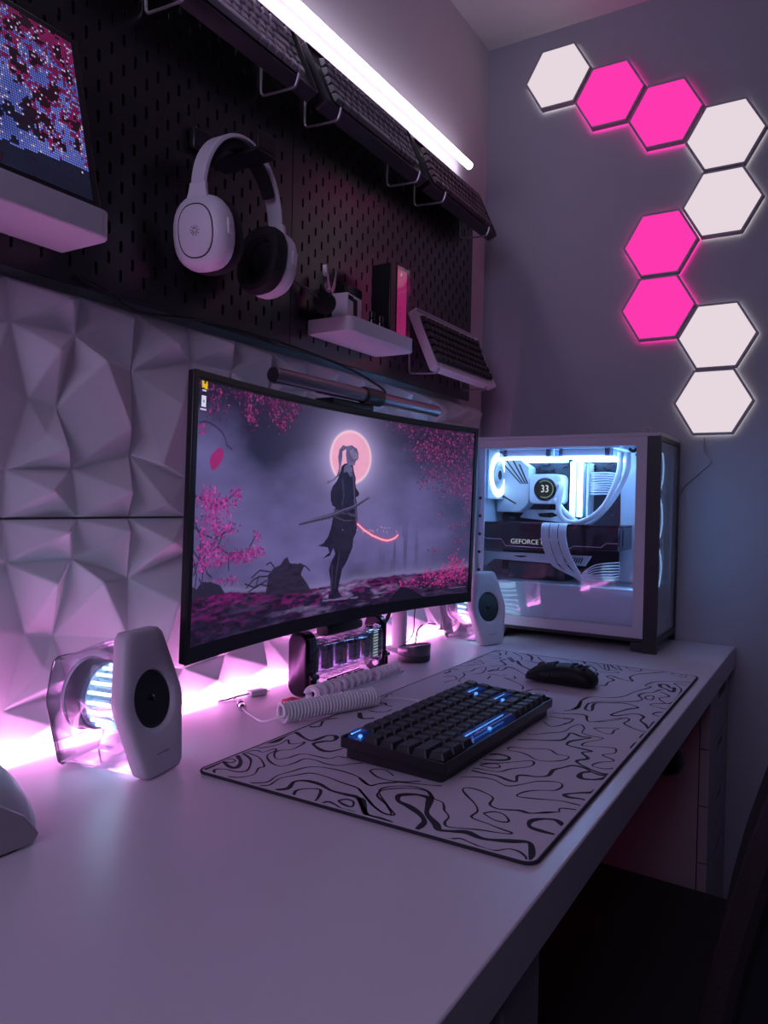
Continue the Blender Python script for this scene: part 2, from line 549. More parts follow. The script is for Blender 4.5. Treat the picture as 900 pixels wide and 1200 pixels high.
# ------------------------------------------------------------------ keyboards
UNIT = 0.01905
CAPS = {}
def cap_mesh(wu, mat, key, h=0.0085):
    k = (wu, key)
    if k in CAPS:
        return CAPS[k]
    w_, d_ = wu * UNIT - 0.0012, UNIT - 0.0012
    bm = NB()
    rings = []
    for t, ins, z in ((0, 0, 0), (0, 0.0003, 0.001), (0, 0.0024, h - 0.0008), (0, 0.0034, h)):
        rings.append([(x, y, z) for x, y in rrect(w_ - 2 * ins, d_ - 2 * ins, 0.0018, 2)])
    # dished top
    loft(bm, rings, True)
    me = bpy.data.meshes.new('keycap')
    bmesh.ops.recalc_face_normals(bm, faces=bm.faces[:])
    bm.to_mesh(me); bm.free()
    me.materials.append(mat)
    CAPS[k] = me
    return me

L75 = [
    [1, -.25, 1, 1, 1, 1, -.25, 1, 1, 1, 1, -.25, 1, 1, 1, 1, -.25, 1],
    [1] * 13 + [2, 1],
    [1.5] + [1] * 12 + [1.5, 1],
    [1.75] + [1] * 11 + [2.25, 1],
    [2.25] + [1] * 10 + [1.75, 1, 1],
    [1.25, 1.25, 1.25, 6.25, 1, 1, 1, 1, 1, 1],
]
L65 = [
    [1] * 13 + [2, 1],
    [1.5] + [1] * 12 + [1.5, 1],
    [1.75] + [1] * 11 + [2.25, 1],
    [2.25] + [1] * 10 + [1.75, 1, 1],
    [1.25, 1.25, 1.25, 6.25, 1, 1, 1, 1, 1, 1],
]
def keyboard(label, loc, rot, L, D, Hc, casem, capm, capk, layout, rowpitch=1.0, clear_keys=(), group=None, lip=0.0025, base_in=0.0, knob=False, accent=None, UNIT=0.01905, UY=0.01905):
    """origin at the bottom centre; x = length, y = depth (+y back), z = up"""
    r = empty('keyboard', label, 'keyboard', loc, rot, group)
    b = NB()
    # hollow tray: outer wall, rim, inner floor
    def rr(w_, d_, z, rad=0.006):
        return [(x, y, z) for x, y in rrect(w_, d_, rad, 4)]
    bi = base_in
    rings = [rr(L - 2 * bi, D - 2 * bi, 0), rr(L - 2 * bi, D - 2 * bi, Hc * .45), rr(L, D, Hc * .5), rr(L, D, Hc), rr(L - 2 * lip, D - 2 * lip, Hc, .004), rr(L - 2 * lip, D - 2 * lip, Hc - 0.006, .004)]
    loft(b, rings, True)
    obj('case', b, casem, r, bevel=0.0008)
    W = 16 * UNIT
    nr = len(layout)
    z0 = Hc - 0.0040
    y = (nr / 2 - .5) * UY
    for ri, row in enumerate(layout):
        x = -W / 2
        tot = sum(abs(k) for k in row)
        sc = 16 / tot
        for ki, kw in enumerate(row):
            wd = abs(kw) * sc
            if kw > 0:
                wq = round(wd * 8) / 8
                c = (ri, ki) in clear_keys
                me = cap_mesh(wq, M_CCAP if c else capm, 'clear' if c else capk)
                if accent and (ri, ki) in accent[0] and not c:
                    me = cap_mesh(wq, accent[1], accent[2])
                k = bpy.data.objects.new('clear_keycap' if c else 'keycap', me)
                COL.objects.link(k)
                k.parent = r
                k.scale = (UNIT / .01905, UY / .01905, 1)
                k.location = (x + wd * UNIT / 2, y, z0 + (0.0012 * (abs(ri - 2.5) - 1.0)))
                k.rotation_euler = (math.radians((2.5 - ri) * 1.6), 0, 0)
                if c:
                    k['label'] = 'clear blue-lit keycap'
                    bb = NB(); hl = wd * UNIT * .40
                    box(bb, -hl, hl, .0035, .0045, .0045, .0055)  # thin glowing bar standing in for glints along the cap's top edge
                    box(bb, -.002, .002, -.003, .0, 0.0, .003)
                    s = obj('switch_glint', bb, M_LEDGLINT, k, smooth=False)
                    s['label'] = 'blue switch light with added glint bar'
            x += wd * UNIT
        y -= UY
    for sx in (-1, 1):
        for sy in (-1, 1):
            b = NB(); box(b, sx * (L / 2 - .04) - .012, sx * (L / 2 - .04) + .012, sy * (D / 2 - .016) - .004, sy * (D / 2 - .016) + .004, -0.002, 0)
            obj('rubber_foot', b, M_BLKM, r, smooth=False)
    return r
M_LEDGLINT = emis('blue_led_glint', (0.30, 0.70, 1.0), 1.8)

MATZ = 0.749
keyboard('black keyboard with clear blue-lit space bar on the patterned desk mat', (0.944, -0.432, MATZ + .002), (math.radians(1.5), 0, math.radians(-1.0)), 0.358, 0.148, 0.026,
         M_CASEB, M_CAP, 'blk', L75, clear_keys={(0, 0), (1, 13), (3, 12), (5, 3)}, base_in=0.006, UNIT=0.0213, UY=0.0229)

TILT = math.radians(66)
def rack_keyboard(label, x0, x1, ztop, L, D, Hc, casem, capm, capk, layout, acc=None, group=None, yb=-0.0825, zb=1.748, tilt=TILT):
    # bottom back edge rests on the hook at (yb, zb), board leans back to the pegboard
    cx = (x0 + x1) / 2
    up = Vector((0, math.cos(tilt), math.sin(tilt)))
    c = Vector((cx, yb, zb)) + up * (D / 2)
    return keyboard(label, c, (tilt, 0, 0), L, D, Hc, casem, capm, capk, layout, accent=acc, group=group)

acc1 = ({(0, 17), (1, 14), (2, 14), (3, 13), (4, 13), (1, 13), (2, 13), (3, 12)}, M_CAPD, 'slate')
rack_keyboard('dark keyboard with pale lilac keycaps, highest rack, cut by the top edge of the photo', 0.665, 1.035, 1.745, 0.365, 0.128, 0.026, M_CASED, M_CAPG, 'grey', L65, acc=acc1)
rack_keyboard('slate grey keyboard in the middle of the three on the high rack', 1.052, 1.430, 1.745, 0.372, 0.128, 0.028, M_CASED, M_CAPD, 'slate', L65)
rack_keyboard('dark plum keyboard at the corner end of the high rack', 1.442, 1.808, 1.745, 0.362, 0.128, 0.026, M_CASED, M_CAPP, 'plum', L65)
rack_keyboard('keyboard with white case and black keycaps racked beside the small white shelf', 1.478, 1.812, 1.367, 0.330, 0.150, 0.022, M_WPL, M_CAP, 'blk', L75, zb=1.363, yb=-0.0915)

# wire brackets
def bracket(label, X, z, yend=-0.103, zt=0.017, top=0.055):
    b = NB()
    pts = [(X, -0.030, z + top), (X, -0.030, z + 0.012), (X, -0.034, z + 0.002), (X, -0.044, z), (X, yend + .008, z - .003), (X, yend - .002, z + .002), (X, yend - .007, z + zt)]
    tube(b, pts, 0.0022, n=8)
    tag(obj('wire_bracket', b, M_WIRE, ), label, 'bracket', group='wire keyboard brackets on the pegboard')
bracket('grey wire bracket at the top edge of the photo, above the pixel display', 0.728, 1.745)
bracket('grey wire bracket under the right end of the pale-keyed keyboard', 0.972, 1.745)
bracket('grey wire bracket under the left end of the slate grey keyboard', 1.093, 1.745)
bracket('grey wire bracket under the right end of the slate grey keyboard', 1.383, 1.745)
bracket('grey wire bracket under the left end of the dark plum keyboard', 1.503, 1.745)
bracket('dark wire bracket under the right end of the dark plum keyboard by the corner', 1.744, 1.745)
bracket('wire bracket under the left end of the white-cased keyboard', 1.495, 1.363)
bracket('wire bracket under the right end of the white-cased keyboard', 1.768, 1.363, yend=-0.098)

# ------------------------------------------------------------------ white pegboard shelves
def shelf(label, x0, x1, zt, h, yf):
    r = empty('wall_shelf', label, 'shelf', (x0, -0.0275, zt - h))
    W, D_ = x1 - x0, -0.0275 - yf
    # tray: rounded front corners, shallow rim
    def outl(ins, z):
        rad = 0.018 - ins
        pts = [(ins, 0 if ins == 0 else -ins, z), ]
        pts = [(W - ins, -ins, z), (ins, -ins, z)]
        for k in range(6):
            a = math.radians(180 + 90 * k / 5)
            pts.append((ins + rad + rad * math.cos(a), -D_ + ins + rad + rad * math.sin(a), z))
        for k in range(6):
            a = math.radians(270 + 90 * k / 5)
            pts.append((W - ins - rad + rad * math.cos(a), -D_ + ins + rad + rad * math.sin(a), z))
        return pts
    b = NB()
    loft(b, [outl(0.002, 0), outl(0, 0.002), outl(0, h), outl(0.003, h), outl(0.003, h - 0.012)], True)
    obj('tray', b, M_WMET, r, bevel=0.0006)
    return r
shelf('white metal shelf carrying the pixel display, cut by the left edge of the photo', 0.285, 0.604, 1.409, 0.033, -0.125)
shelf('small white metal shelf under the black box and pliers', 1.117, 1.352, 1.403, 0.028, -0.125)

# ------------------------------------------------------------------ pixel display leaning on the left shelf
rng = np.random.RandomState(11)
def fbm(nx, ny, cells, octs=4, seed=1):
    R = np.random.RandomState(seed)
    out = np.zeros((ny, nx)); amp = 1; tot = 0
    for o in range(octs):
        cx, cy = max(2, int(cells[0] * 2 ** o)), max(2, int(cells[1] * 2 ** o))
        g = R.rand(cy + 2, cx + 2)
        xs = np.linspace(0, cx, nx, endpoint=False); ys = np.linspace(0, cy, ny, endpoint=False)
        xi = xs.astype(int); yi = ys.astype(int)
        fx = xs - xi; fy = ys - yi
        fx = fx * fx * (3 - 2 * fx); fy = (fy * fy * (3 - 2 * fy))[:, None]
        a = g[yi][:, xi] * (1 - fx) + g[yi][:, xi + 1] * fx
        c = g[yi + 1][:, xi] * (1 - fx) + g[yi + 1][:, xi + 1] * fx
        out += amp * (a * (1 - fy) + c * fy); tot += amp; amp *= 0.5
    return out / tot

def grid_screen(name, img, W, H, posf, mat, parent):
    """mesh of ny x nx quads, one colour per quad"""
    ny, nx = img.shape[:2]
    xs = np.linspace(0, W, nx + 1); zs = np.linspace(0, H, ny + 1)
    X, Z = np.meshgrid(xs, zs)
    P = posf(X.ravel(), Z.ravel())
    me = bpy.data.meshes.new(name)
    nv = (nx + 1) * (ny + 1)
    i = np.arange(ny)[:, None] * (nx + 1) + np.arange(nx)[None, :]
    q = np.stack([i, i + 1, i + nx + 2, i + nx + 1], -1).reshape(-1)
    nf = nx * ny
    me.vertices.add(nv); me.vertices.foreach_set('co', P.astype(np.float32).ravel())
    me.loops.add(nf * 4); me.loops.foreach_set('vertex_index', q.astype(np.int32))
    me.polygons.add(nf); me.polygons.foreach_set('loop_start', (np.arange(nf) * 4).astype(np.int32))
    me.update(calc_edges=True)
    a = me.color_attributes.new('picture', 'FLOAT_COLOR', 'CORNER')
    c = np.ones((nf, 4, 4), np.float32)
    c[:, :, :3] = img.reshape(nf, 1, 3)
    a.data.foreach_set('color', c.ravel())
    me.materials.append(mat)
    o = bpy.data.objects.new(name, me)
    COL.objects.link(o)
    o.parent = parent
    return o

def pic_mat(name, s, gloss=0.0):
    m = bpy.data.materials.new(name)
    m.use_nodes = True
    nt = m.node_tree
    b = nt.nodes['Principled BSDF']
    b.inputs['Base Color'].default_value = (0.004, 0.004, 0.006, 1)
    b.inputs['Roughness'].default_value = 0.45
    at = nt.nodes.new('ShaderNodeAttribute')
    at.attribute_name = 'picture'
    nt.links.new(at.outputs['Color'], b.inputs['Emission Color'])
    b.inputs['Emission Strength'].default_value = s
    return m

r = empty('pixel_display', 'black-framed pixel display glowing with magenta and blue dots on the left shelf', 'display', (0.305, -0.112, 1.3985), (math.radians(-13), 0, 0))
DW, DH = 0.295, 0.240
b = NB(); box(b, 0, DW, 0, 0.018, 0, DH)
obj('housing', b, M_SCREENB, r, bevel=0.003)
n_ = 64
NX, NZ = 96, 66
f1 = fbm(NX, NZ, (5, 4), 4, 5); f2 = fbm(NX, NZ, (22, 16), 3, 9)
im = np.zeros((NZ, NX, 3))
U, V = np.meshgrid(np.linspace(0, 1, NX), np.linspace(0, 1, NZ))
blue = np.stack([0.03 + .22 * f1, 0.05 + .27 * f1, 0.30 + .75 * f1], -1)
mag = np.stack([0.06 + .42 * f2, 0.003 + .02 * f2, 0.03 + .17 * f2], -1)
mk = ((V * .9 + U * .55 + (f1 - .5) * 1.1 + (f2 - .5) * 1.2 + (rng.rand(NZ, NX) - .5) * .45) > 0.93)[..., None]
im = np.where(mk, mag, blue)
dk = ((f2 > .60) & (U > .35)) | (V < 0.12 + .25 * np.clip(U - .55, 0, 1) * f1)
im = np.where(dk[..., None], im * 0.06 + 0.004, im)
sp = rng.rand(NZ, NX) > 0.90
im = np.where((sp & (U > .3) & ~(V < .14))[..., None], np.array([.75, .6, 1.0]) * (0.4 + .6 * rng.rand(NZ, NX, 1)), im)
# every diode: 3x3 cells, lit centre
big = np.kron(im, np.ones((3, 3, 1)))
dm = np.zeros((3, 3)); dm[0:2, 0:2] = 1; 
big *= (0.12 + 0.88 * np.tile(dm, (NZ, NX)))[..., None]
big[:0] = 0
grid_screen('screen', big, DW - 0.024, DH - 0.034, lambda X, Z: np.stack([X + 0.012, np.full_like(X, -0.0006), Z + 0.024], -1), pic_mat('pixel_picture', 0.95), r)

# ------------------------------------------------------------------ headset on its hook
r = empty('headset_hook', 'black plastic headset hook on the pegboard holding the white headset', 'hook', (0.86, -0.0275, 1.60))
b = NB(); box(b, -0.045, 0.055, -0.012, 0, -0.005, 0.028)
obj('back_plate', b, M_BLK, r, bevel=0.003)
b = NB(); prism(b, [(-0.022, 0.0), (0.022, 0.0), (0.018, 0.0065), (-0.018, 0.0065)], 'y', -0.115, -0.012)
bmesh.ops.translate(b, vec=(0.0, 0, -0.021), verts=b.verts[:])
box(b, -0.02, 0.02, -0.115, -0.11, -0.018, 0.010)
obj('arm', b, M_BLK, r, bevel=0.001)

HX, HY, HZ = 0.850, -0.100, 1.50
r = empty('headset', 'white over-ear headset with black cushions and boom microphone hanging on the pegboard', 'headset', (HX, HY, HZ), (0, 0, math.radians(3)))
def band_pt(a, rx=0.098, rz=0.104, cz=0.0):
    return (rx * math.cos(a), rz * math.sin(a) + cz)
def band(rx, rz, th, wf, a0, a1, n=28, czo=0.0):
    bm = NB(); rings = []
    for i in range(n + 1):
        a = math.radians(a0 + (a1 - a0) * i / n)
        t = i / n
        hw = wf(t)
        x0, z0 = band_pt(a, rx, rz, czo); x1, z1 = band_pt(a, rx + th, rz + th, czo)
        rings.append([(x0, -hw, z0), (x0, hw, z0), (x1, hw * .86, z1), (x1, -hw * .86, z1)])
    loft(bm, rings)
    return bm
obj('headband', band(0.087, 0.100, 0.006, lambda t: 0.0125 + 0.004 * math.sin(PI * t), -4, 184), M_WPL, r, bevel=0.0012)
obj('headband_cushion', band(0.074, 0.087, 0.012, lambda t: 0.0105 + 0.002 * math.sin(PI * t), 28, 152), M_PAD, r, bevel=0.004, seg=3)
def cup_ring(x, hy, hz, n=28, cy=0.0, cz=0.0, e=2.4):
    out = []
    for k in range(n):
        a = 2 * PI * k / n
        c, s = math.cos(a), math.sin(a)
        out.append((x, cy + hy * math.copysign(abs(c) ** (2 / e), c), cz + hz * math.copysign(abs(s) ** (2 / e), s)))
    return out
for side in (-1, 1):
    cup = NB()
    prof = [(0.000, .044, .050), (0.010, .0465, .0525), (0.020, .0445, .051), (0.027, .039, .0455), (0.0305, .031, .038), (0.0315, .027, .035)]
    loft(cup, [cup_ring(side * x, a, c_) for x, a, c_ in prof])
    c_ob = obj('ear_cup', cup, M_WPL, r)
    c_ob.location = (side * 0.068, 0, -0.058)
    c_ob.rotation_euler = (0, math.radians(side * 7), math.radians(side * -8))
    pl = NB()
    loft(pl, [cup_ring(side * x, a, c_) for x, a, c_ in [(0.0312, .0272, .0355), (0.0325, .0265, .0348), (0.0331, .025, .0332)]])
    fp = obj('face_plate', pl, M_WPL, c_ob)
    lg = NB(); loft(lg, [cup_ring(side * x, a, c_) for x, a, c_ in [(0.0300, .0285, .0368), (0.0316, .0285, .0368)]])
    obj('face_plate_seam', lg, M_BLKM, c_ob)
    # three-armed snake-like emblem, faint grey
    if side == -1:
        em = NB()
        for q, (a0, rr_) in enumerate(((90, 1), (210, 1), (330, 1))):
            for s_ in (-1, 0, 1):
                aa = math.radians(a0 + s_ * 26)
                p0 = (0.0022 * math.cos(aa), 0.0022 * math.sin(aa)); p1 = (0.0075 * math.cos(aa + .25 * s_), 0.0075 * math.sin(aa + .25 * s_))
                tube(em, [(-0.0333, p0[0], p0[1]), (-0.0333, (p0[0] + p1[0]) / 2 + .0006, (p0[1] + p1[1]) / 2), (-0.0333, p1[0], p1[1])], 0.00055, n=5, k=3)
        obj('emblem', em, pm('emblem_grey', (0.22, 0.2, 0.24), 0.5), c_ob)
    pd = NB()
    # cushion: torus-like ring with dark centre
    loft(pd, [cup_ring(side * x, a, c_, cy=0) for x, a, c_ in [(0.000, .044, .0505), (-0.004, .0465, .053), (-0.013, .047, .0535), (-0.022, .044, .0505), (-0.026, .038, .044), (-0.024, .029, .036), (-0.015, .026, .033), (-0.008, .025, .032)]])
    obj('ear_cushion', pd, M_PAD, c_ob)
    yk = NB()
    rings = []
    for t in np.linspace(0, 1, 9):
        z = 0.068 - 0.052 * t
        hw = 0.013 + 0.018 * t ** 1.8
        x = side * (0.016 + 0.006 * math.sin(t * PI * .6))
        rings.append([(x - .0045, -hw, z), (x + .0045, -hw * .9, z), (x + .0045, hw * .9, z), (x - .0045, hw, z)])
    loft(yk, rings)
    obj('yoke', yk, M_WPL, c_ob, bevel=0.0015)
    bt = NB(); box(bt, side * .008, side * .020, -.047, -.0405, -.006, .016)
    obj('side_button', bt, M_WPL, c_ob, bevel=0.002)
b = NB()
tube(b, [(0.098, -.022, -0.076), (0.112, -.025, -0.080), (0.14, -.026, -0.082), (0.185, -.022, -0.086)], lambda t: 0.0024 if t > .12 else 0.0042, n=8)
obj('microphone_boom', b, M_BLK, r)
b = NB(); lathe(b, [(0.001, -.022), (.010, -.020), (.0175, -.010), (.019, 0), (.0175, .010), (.010, .020), (.001, .022)], (0.205, -.020, -0.089), 'x', n=20)
obj('microphone_windshield', b, M_FOAMB, r)

# ------------------------------------------------------------------ things on the small shelf
SZ = 1.3915
# tall black box with pink window
r = empty('display_box', 'tall black box with a bright pink side panel standing on the small white shelf', 'box', (1.292, -0.090, SZ), (0, 0, math.radians(-3)))
BW, BD, BH = 0.050, 0.046, 0.150
b = NB(); box(b, -.021, .0, -BD / 2, BD / 2, 0, BH)
obj('box', b, M_BLK, r, bevel=0.002)
b = NB(); box(b, .0005, .0035, -BD / 2, BD / 2, 0.004, BH - 0.002); 
obj('inner_panel', b, M_BLKM, r, smooth=False)
b = NB(); box(b, .004, .044, -BD / 2 + .004, BD / 2 - .004, 0.002, BH - 0.004)
obj('pink_card', b, pm('pink_card', (0.95, 0.04, 0.30), 0.35, em=(0.95, 0.02, 0.28), es=0.22), r, smooth=False, label='bright pink lit card')
b = NB(); box(b, .0, .050, -BD / 2 - .002, BD / 2 + .002, 0.0, BH)
obj('clear_sleeve', b, M_CLEAR, r, bevel=0.001)
b = NB()
for (y, z, s_) in ((-.0245, .02, .006), (-.0245, .034, .005), (-.0245, .05, .006), (-.0245, .064, .004), (-.0245, .13, .006)):
    prism(b, [(.012, z), (.012 + s_, z + .002), (.010 + s_, z + s_ * 1.6), (.013, z + s_)], 'y', y, y + .0008)
obj('figure_print', b, M_SILVER, r, smooth=False)
# small card box with white panel
r = empty('card_box', 'small white card box with black print standing on the shelf behind the mic foam', 'box', (1.160, -0.085, SZ), (0, 0, math.radians(8)))
b = NB(); box(b, -.030, .030, -.016, .016, 0, .058)
obj('box', b, M_WPL, r, bevel=0.001)
b = NB(); box(b, -.006, .010, -.0166, -.0161, .004, .052)
obj('black_panel', b, M_BLKM, r, smooth=False)
b = NB(); box(b, .0135, .0295, -.0166, -.0161, .002, .018)
obj('price_label', b, pm('label_white', (.85, .8, .85), .5), r, smooth=False)
b = NB()
for k in range(5):
    box(b, .016 + k * .0024, .0175 + k * .0024, -.0170, -.0166, .006, .014)
obj('label_print', b, M_RED, r, smooth=False)
b = NB()
for k in range(7):
    box(b, -.028 + k * .003, -.026 + k * .003, -.0170, -.0161, .046, .054)
obj('black_print', b, M_BLKM, r, smooth=False)
# flush cutters / pliers standing, jaws up
r = empty('pliers', 'small silver pliers standing jaws-up behind the card box on the shelf', 'pliers', (1.135, -0.062, SZ), (0, 0, math.radians(10)))
for sx in (-1, 1):
    b = NB()
    prism(b, [(0, .060), (sx * .005, .058), (sx * .016, .072), (sx * .020, .088), (sx * .022, .108), (sx * .0195, .108), (sx * .012, .088), (sx * .002, .070)], 'y', -.004, .004)
    obj('jaw', b, M_SILVER, r, bevel=0.0006)
    b = NB(); tube(b, [(sx * .001, 0, .066), (sx * .008, 0, .045), (sx * .012, 0, .02), (sx * .009, 0, .002)], 0.0042)
    obj('handle', b, M_BLK, r)
b = NB(); cyl(b, (0, -.006, .066), (0, .006, .066), .005)
obj('pivot', b, M_SILVER, r)
# black tin behind
r = empty('storage_tin', 'squat black tin at the back of the small white shelf', 'tin', (1.210, -0.052, SZ))
b = NB(); box(b, -.026, .026, -.014, .014, 0, .088)
obj('body', b, M_BLKM, r, bevel=0.004)
b = NB(); box(b, -.027, .027, -.015, .015, .074, .092)
obj('lid', b, M_BLK, r, bevel=0.003)
for k, (dx, dy, h, lab) in enumerate(((0.0, -.0, .040, 'small dark jar on the shelf next to the card box'), (.017, -.008, .034, 'small dark jar in the middle of three on the shelf'), (.034, .002, .036, 'small dark jar touching the tall black box'))):
    r = empty('small_jar', lab, 'jar', (1.216 + dx, -0.105 + dy, SZ), group='little jars on the small white shelf')
    b = NB(); lathe(b, [(.0065, 0), (.0075, .001), (.0075, h * .62), (.005, h * .7)], n=16)
    obj('glass', b, M_CHROME, r)
    b = NB(); lathe(b, [(.006, h * .7), (.006, h), (.004, h + .001)], n=16)
    obj('lid', b, M_BLK, r)

# ------------------------------------------------------------------ curved monitor
MWD, MHT, SAG = 0.7840, 0.363, 0.045
mon = empty('monitor', 'curved black ultrawide monitor showing a moonlit warrior among pink blossoms', 'monitor', (1.0530, -0.2085, 0.8640), (math.radians(1.4), 0, math.radians(-1.54)))
def sag(x):
    return SAG * (1 - (x / (MWD / 2)) ** 2)
def cslab(bm, x0, x1, y0, y1, z0, z1, n=28, mi=0):
    rings = []
    for i in range(n + 1):
        x = x0 + (x1 - x0) * i / n
        s = sag(x)
        rings.append([(x, s + y0, z0), (x, s + y1, z0), (x, s + y1, z1), (x, s + y0, z1)])
    loft(bm, rings, True, True, mi)
HW = MWD / 2
b = NB(); cslab(b, -HW, HW, 0.0015, 0.013, 0, MHT); obj('housing', b, M_SCREENB, mon, bevel=0.002)
b = NB(); cslab(b, -HW + .09, HW - .09, 0.013, 0.034, 0.05, MHT - .05); obj('rear_shell', b, M_BLK, mon, bevel=0.006)
b = NB()
cslab(b, -HW, HW, -0.0005, 0.0015, 0, 0.021); cslab(b, -HW, HW, -0.0005, 0.0015, MHT - .008, MHT)
cslab(b, -HW, -HW + .008, -0.0005, 0.0015, .021, MHT - .008, n=2); cslab(b, HW - .008, HW, -0.0005, 0.0015, .021, MHT - .008, n=2)
obj('bezel', b, M_SCREENB, mon)

# the picture, in millimetres of the panel
NX, NY = 720, 310
UX = np.linspace(8, 772, NX); VY = np.linspace(21, 351, NY)
U, V = np.meshgrid(UX, VY)
DU, DV = UX[1] - UX[0], VY[1] - VY[0]
cl = fbm(NX, NY, (5, 4), 5, 21); cl2 = fbm(NX, NY, (9, 12), 5, 33); fine = fbm(NX, NY, (60, 40), 3, 44)
def mixc(im, col, a):
    a = np.clip(a, 0, 1)[..., None]
    return im * (1 - a) + np.array(col) * a
def gau(cx, cy, sx, sy):
    return np.exp(-(((U - cx) / sx) ** 2 + ((V - cy) / sy) ** 2))
br = 0.16 + 0.9 * (cl - .42) + 0.42 * gau(60, 225, 90, 80) + 0.50 * gau(300, 120, 260, 60) + 0.30 * gau(560, 130, 160, 60) + 0.18 * gau(610, 230, 60, 40) - 0.42 * gau(250, 345, 300, 60) - .3 * gau(640, 350, 260, 80) - 0.12 * gau(170, 290, 70, 60)
br = np.clip(br + 0.25 * (cl2 - .5), 0.02, 1)
pic = np.stack([0.014 + 0.20 * br, 0.011 + 0.175 * br, 0.035 + 0.335 * br], -1)
md = np.sqrt(((U - 394) / 58) ** 2 + ((V - 279) / 44) ** 2)
pic = mixc(pic, (0.50, 0.42, 0.62), 0.9 * np.exp(-np.clip(md - 1, 0, 9) * 2.4) * (md > 1))
pic = mixc(pic, (0.34, 0.30, 0.48), 0.45 * np.exp(-np.clip(md - 1, 0, 9) * 0.9) * (md > 1))
moon = (md < 1)
mcol = np.stack([0.80 + .15 * cl2, 0.30 + .25 * cl2, 0.40 + .22 * cl2], -1)
pic = np.where(moon[..., None], mcol, pic)
pic = mixc(pic, (1.0, 0.72, 0.66), 0.8 * np.exp(-((md - 1) / .05) ** 2))
# rain streaks right of the figure
pic = mixc(pic, (0.05, 0.045, 0.09), 0.5 * (fbm(NX, NY, (90, 2), 2, 8) > .55) * gau(560, 115, 70, 45))
# ground
hx = np.array([0, 75, 160, 243, 340, 465, 619, 779]); hz = np.array([86, 80, 72, 66, 64, 68, 68, 74])
hor = np.interp(UX, hx, hz)[None, :] + 6 * (fbm(NX, NY, (26, 2), 3, 5)[:1] - .5)
g = V < hor
st = fbm(NX, NY, (16, 44), 4, 61); st2 = fbm(NX, NY, (60, 90), 4, 62)
gc = np.stack([0.018 + 0.02 * st, 0.012 + 0.012 * st, 0.035 + 0.03 * st], -1)
wet = np.clip((st - .48) * 5, 0, 1) * np.clip(gau(430, 50, 200, 30) * 1.3, 0, 1)
gc = mixc(gc, (0.28, 0.22, 0.38), wet)
pk = np.clip((st2 + .35 * (V - 20) / 60 - .62) * 5, 0, 1) * (0.35 + .65 * (gau(90, 72, 100, 22) + gau(300, 55, 90, 22) + gau(500, 50, 100, 25) + gau(690, 60, 90, 40)).clip(0, 1))
gc = mixc(gc, (0.22, 0.020, 0.15), pk * (.4 + .9 * fine))
gc = gc * (0.15 + 1.15 * fbm(NX, NY, (50, 90), 3, 71))[..., None]
pic = np.where(g[..., None], gc, pic)
pic = mixc(pic, (0.30, 0.27, 0.42), 0.5 * np.exp(-np.abs(V - hor - 4) / 7) * (V > hor))

def win(x0, x1, y0, y1):
    return (slice(max(0, int((y0 - 21) / DV) - 1), min(NY, int((y1 - 21) / DV) + 3)), slice(max(0, int((x0 - 8) / DU) - 1), min(NX, int((x1 - 8) / DU) + 3)))
def poly_fill(P, col, a=1.0, shade=None):
    xs = [p[0] for p in P]; ys = [p[1] for p in P]
    s = win(min(xs), max(xs), min(ys), max(ys))
    X, Y = U[s], V[s]
    ins = np.zeros(X.shape, bool)
    for i in range(len(P)):
        x0, y0 = P[i]; x1, y1 = P[(i + 1) % len(P)]
        if y0 == y1:
            continue
        c = (Y > min(y0, y1)) & (Y <= max(y0, y1)) & (X < x0 + (Y - y0) * (x1 - x0) / (y1 - y0))
        ins ^= c
    v = np.array(col) if shade is None else np.array(col) * (0.45 + 1.1 * shade[s][..., None])
    pic[s] = np.where(ins[..., None], pic[s] * (1 - a) + v * a, pic[s])
def line(P, wd, col, a=1.0, soft=0.6):
    for (x0, y0), (x1, y1) in zip(P[:-1], P[1:]):
        s = win(min(x0, x1) - wd * 3, max(x0, x1) + wd * 3, min(y0, y1) - wd * 3, max(y0, y1) + wd * 3)
        X, Y = U[s], V[s]
        if X.size == 0:
            continue
        dx, dy = x1 - x0, y1 - y0
        t = np.clip(((X - x0) * dx + (Y - y0) * dy) / (dx * dx + dy * dy + 1e-9), 0, 1)
        d = np.hypot(X - x0 - t * dx, Y - y0 - t * dy)
        al = np.clip((wd - d) / soft + .5, 0, 1)[..., None] * a
        pic[s] = pic[s] * (1 - al) + np.array(col) * al
R5 = np.random.RandomState(3)
def petals(cx, cy, sx, sy, n, r0, r1, cols, a=0.85):
    for _ in range(n):
        x, y = cx + R5.randn() * sx * .5, cy + R5.randn() * sy * .5
        rr = r0 + (r1 - r0) * R5.rand(); e = .6 + .7 * R5.rand()
        s = win(x - rr * 2, x + rr * 2, y - rr * 2, y + rr * 2)
        X, Y = U[s], V[s]
        if X.size == 0:
            continue
        m = (np.hypot((X - x) * e, (Y - y) / e) < rr)[..., None] * a
        c = np.array(cols[R5.randint(len(cols))]) * (.6 + .6 * R5.rand())
        pic[s] = pic[s] * (1 - m) + c * m
PB = [(0.36, 0.035, 0.22), (0.50, 0.08, 0.34), (0.22, 0.02, 0.15)]
PD = [(0.12, 0.009, 0.07), (0.20, 0.018, 0.11), (0.07, 0.005, 0.045), (0.34, 0.06, 0.20)]
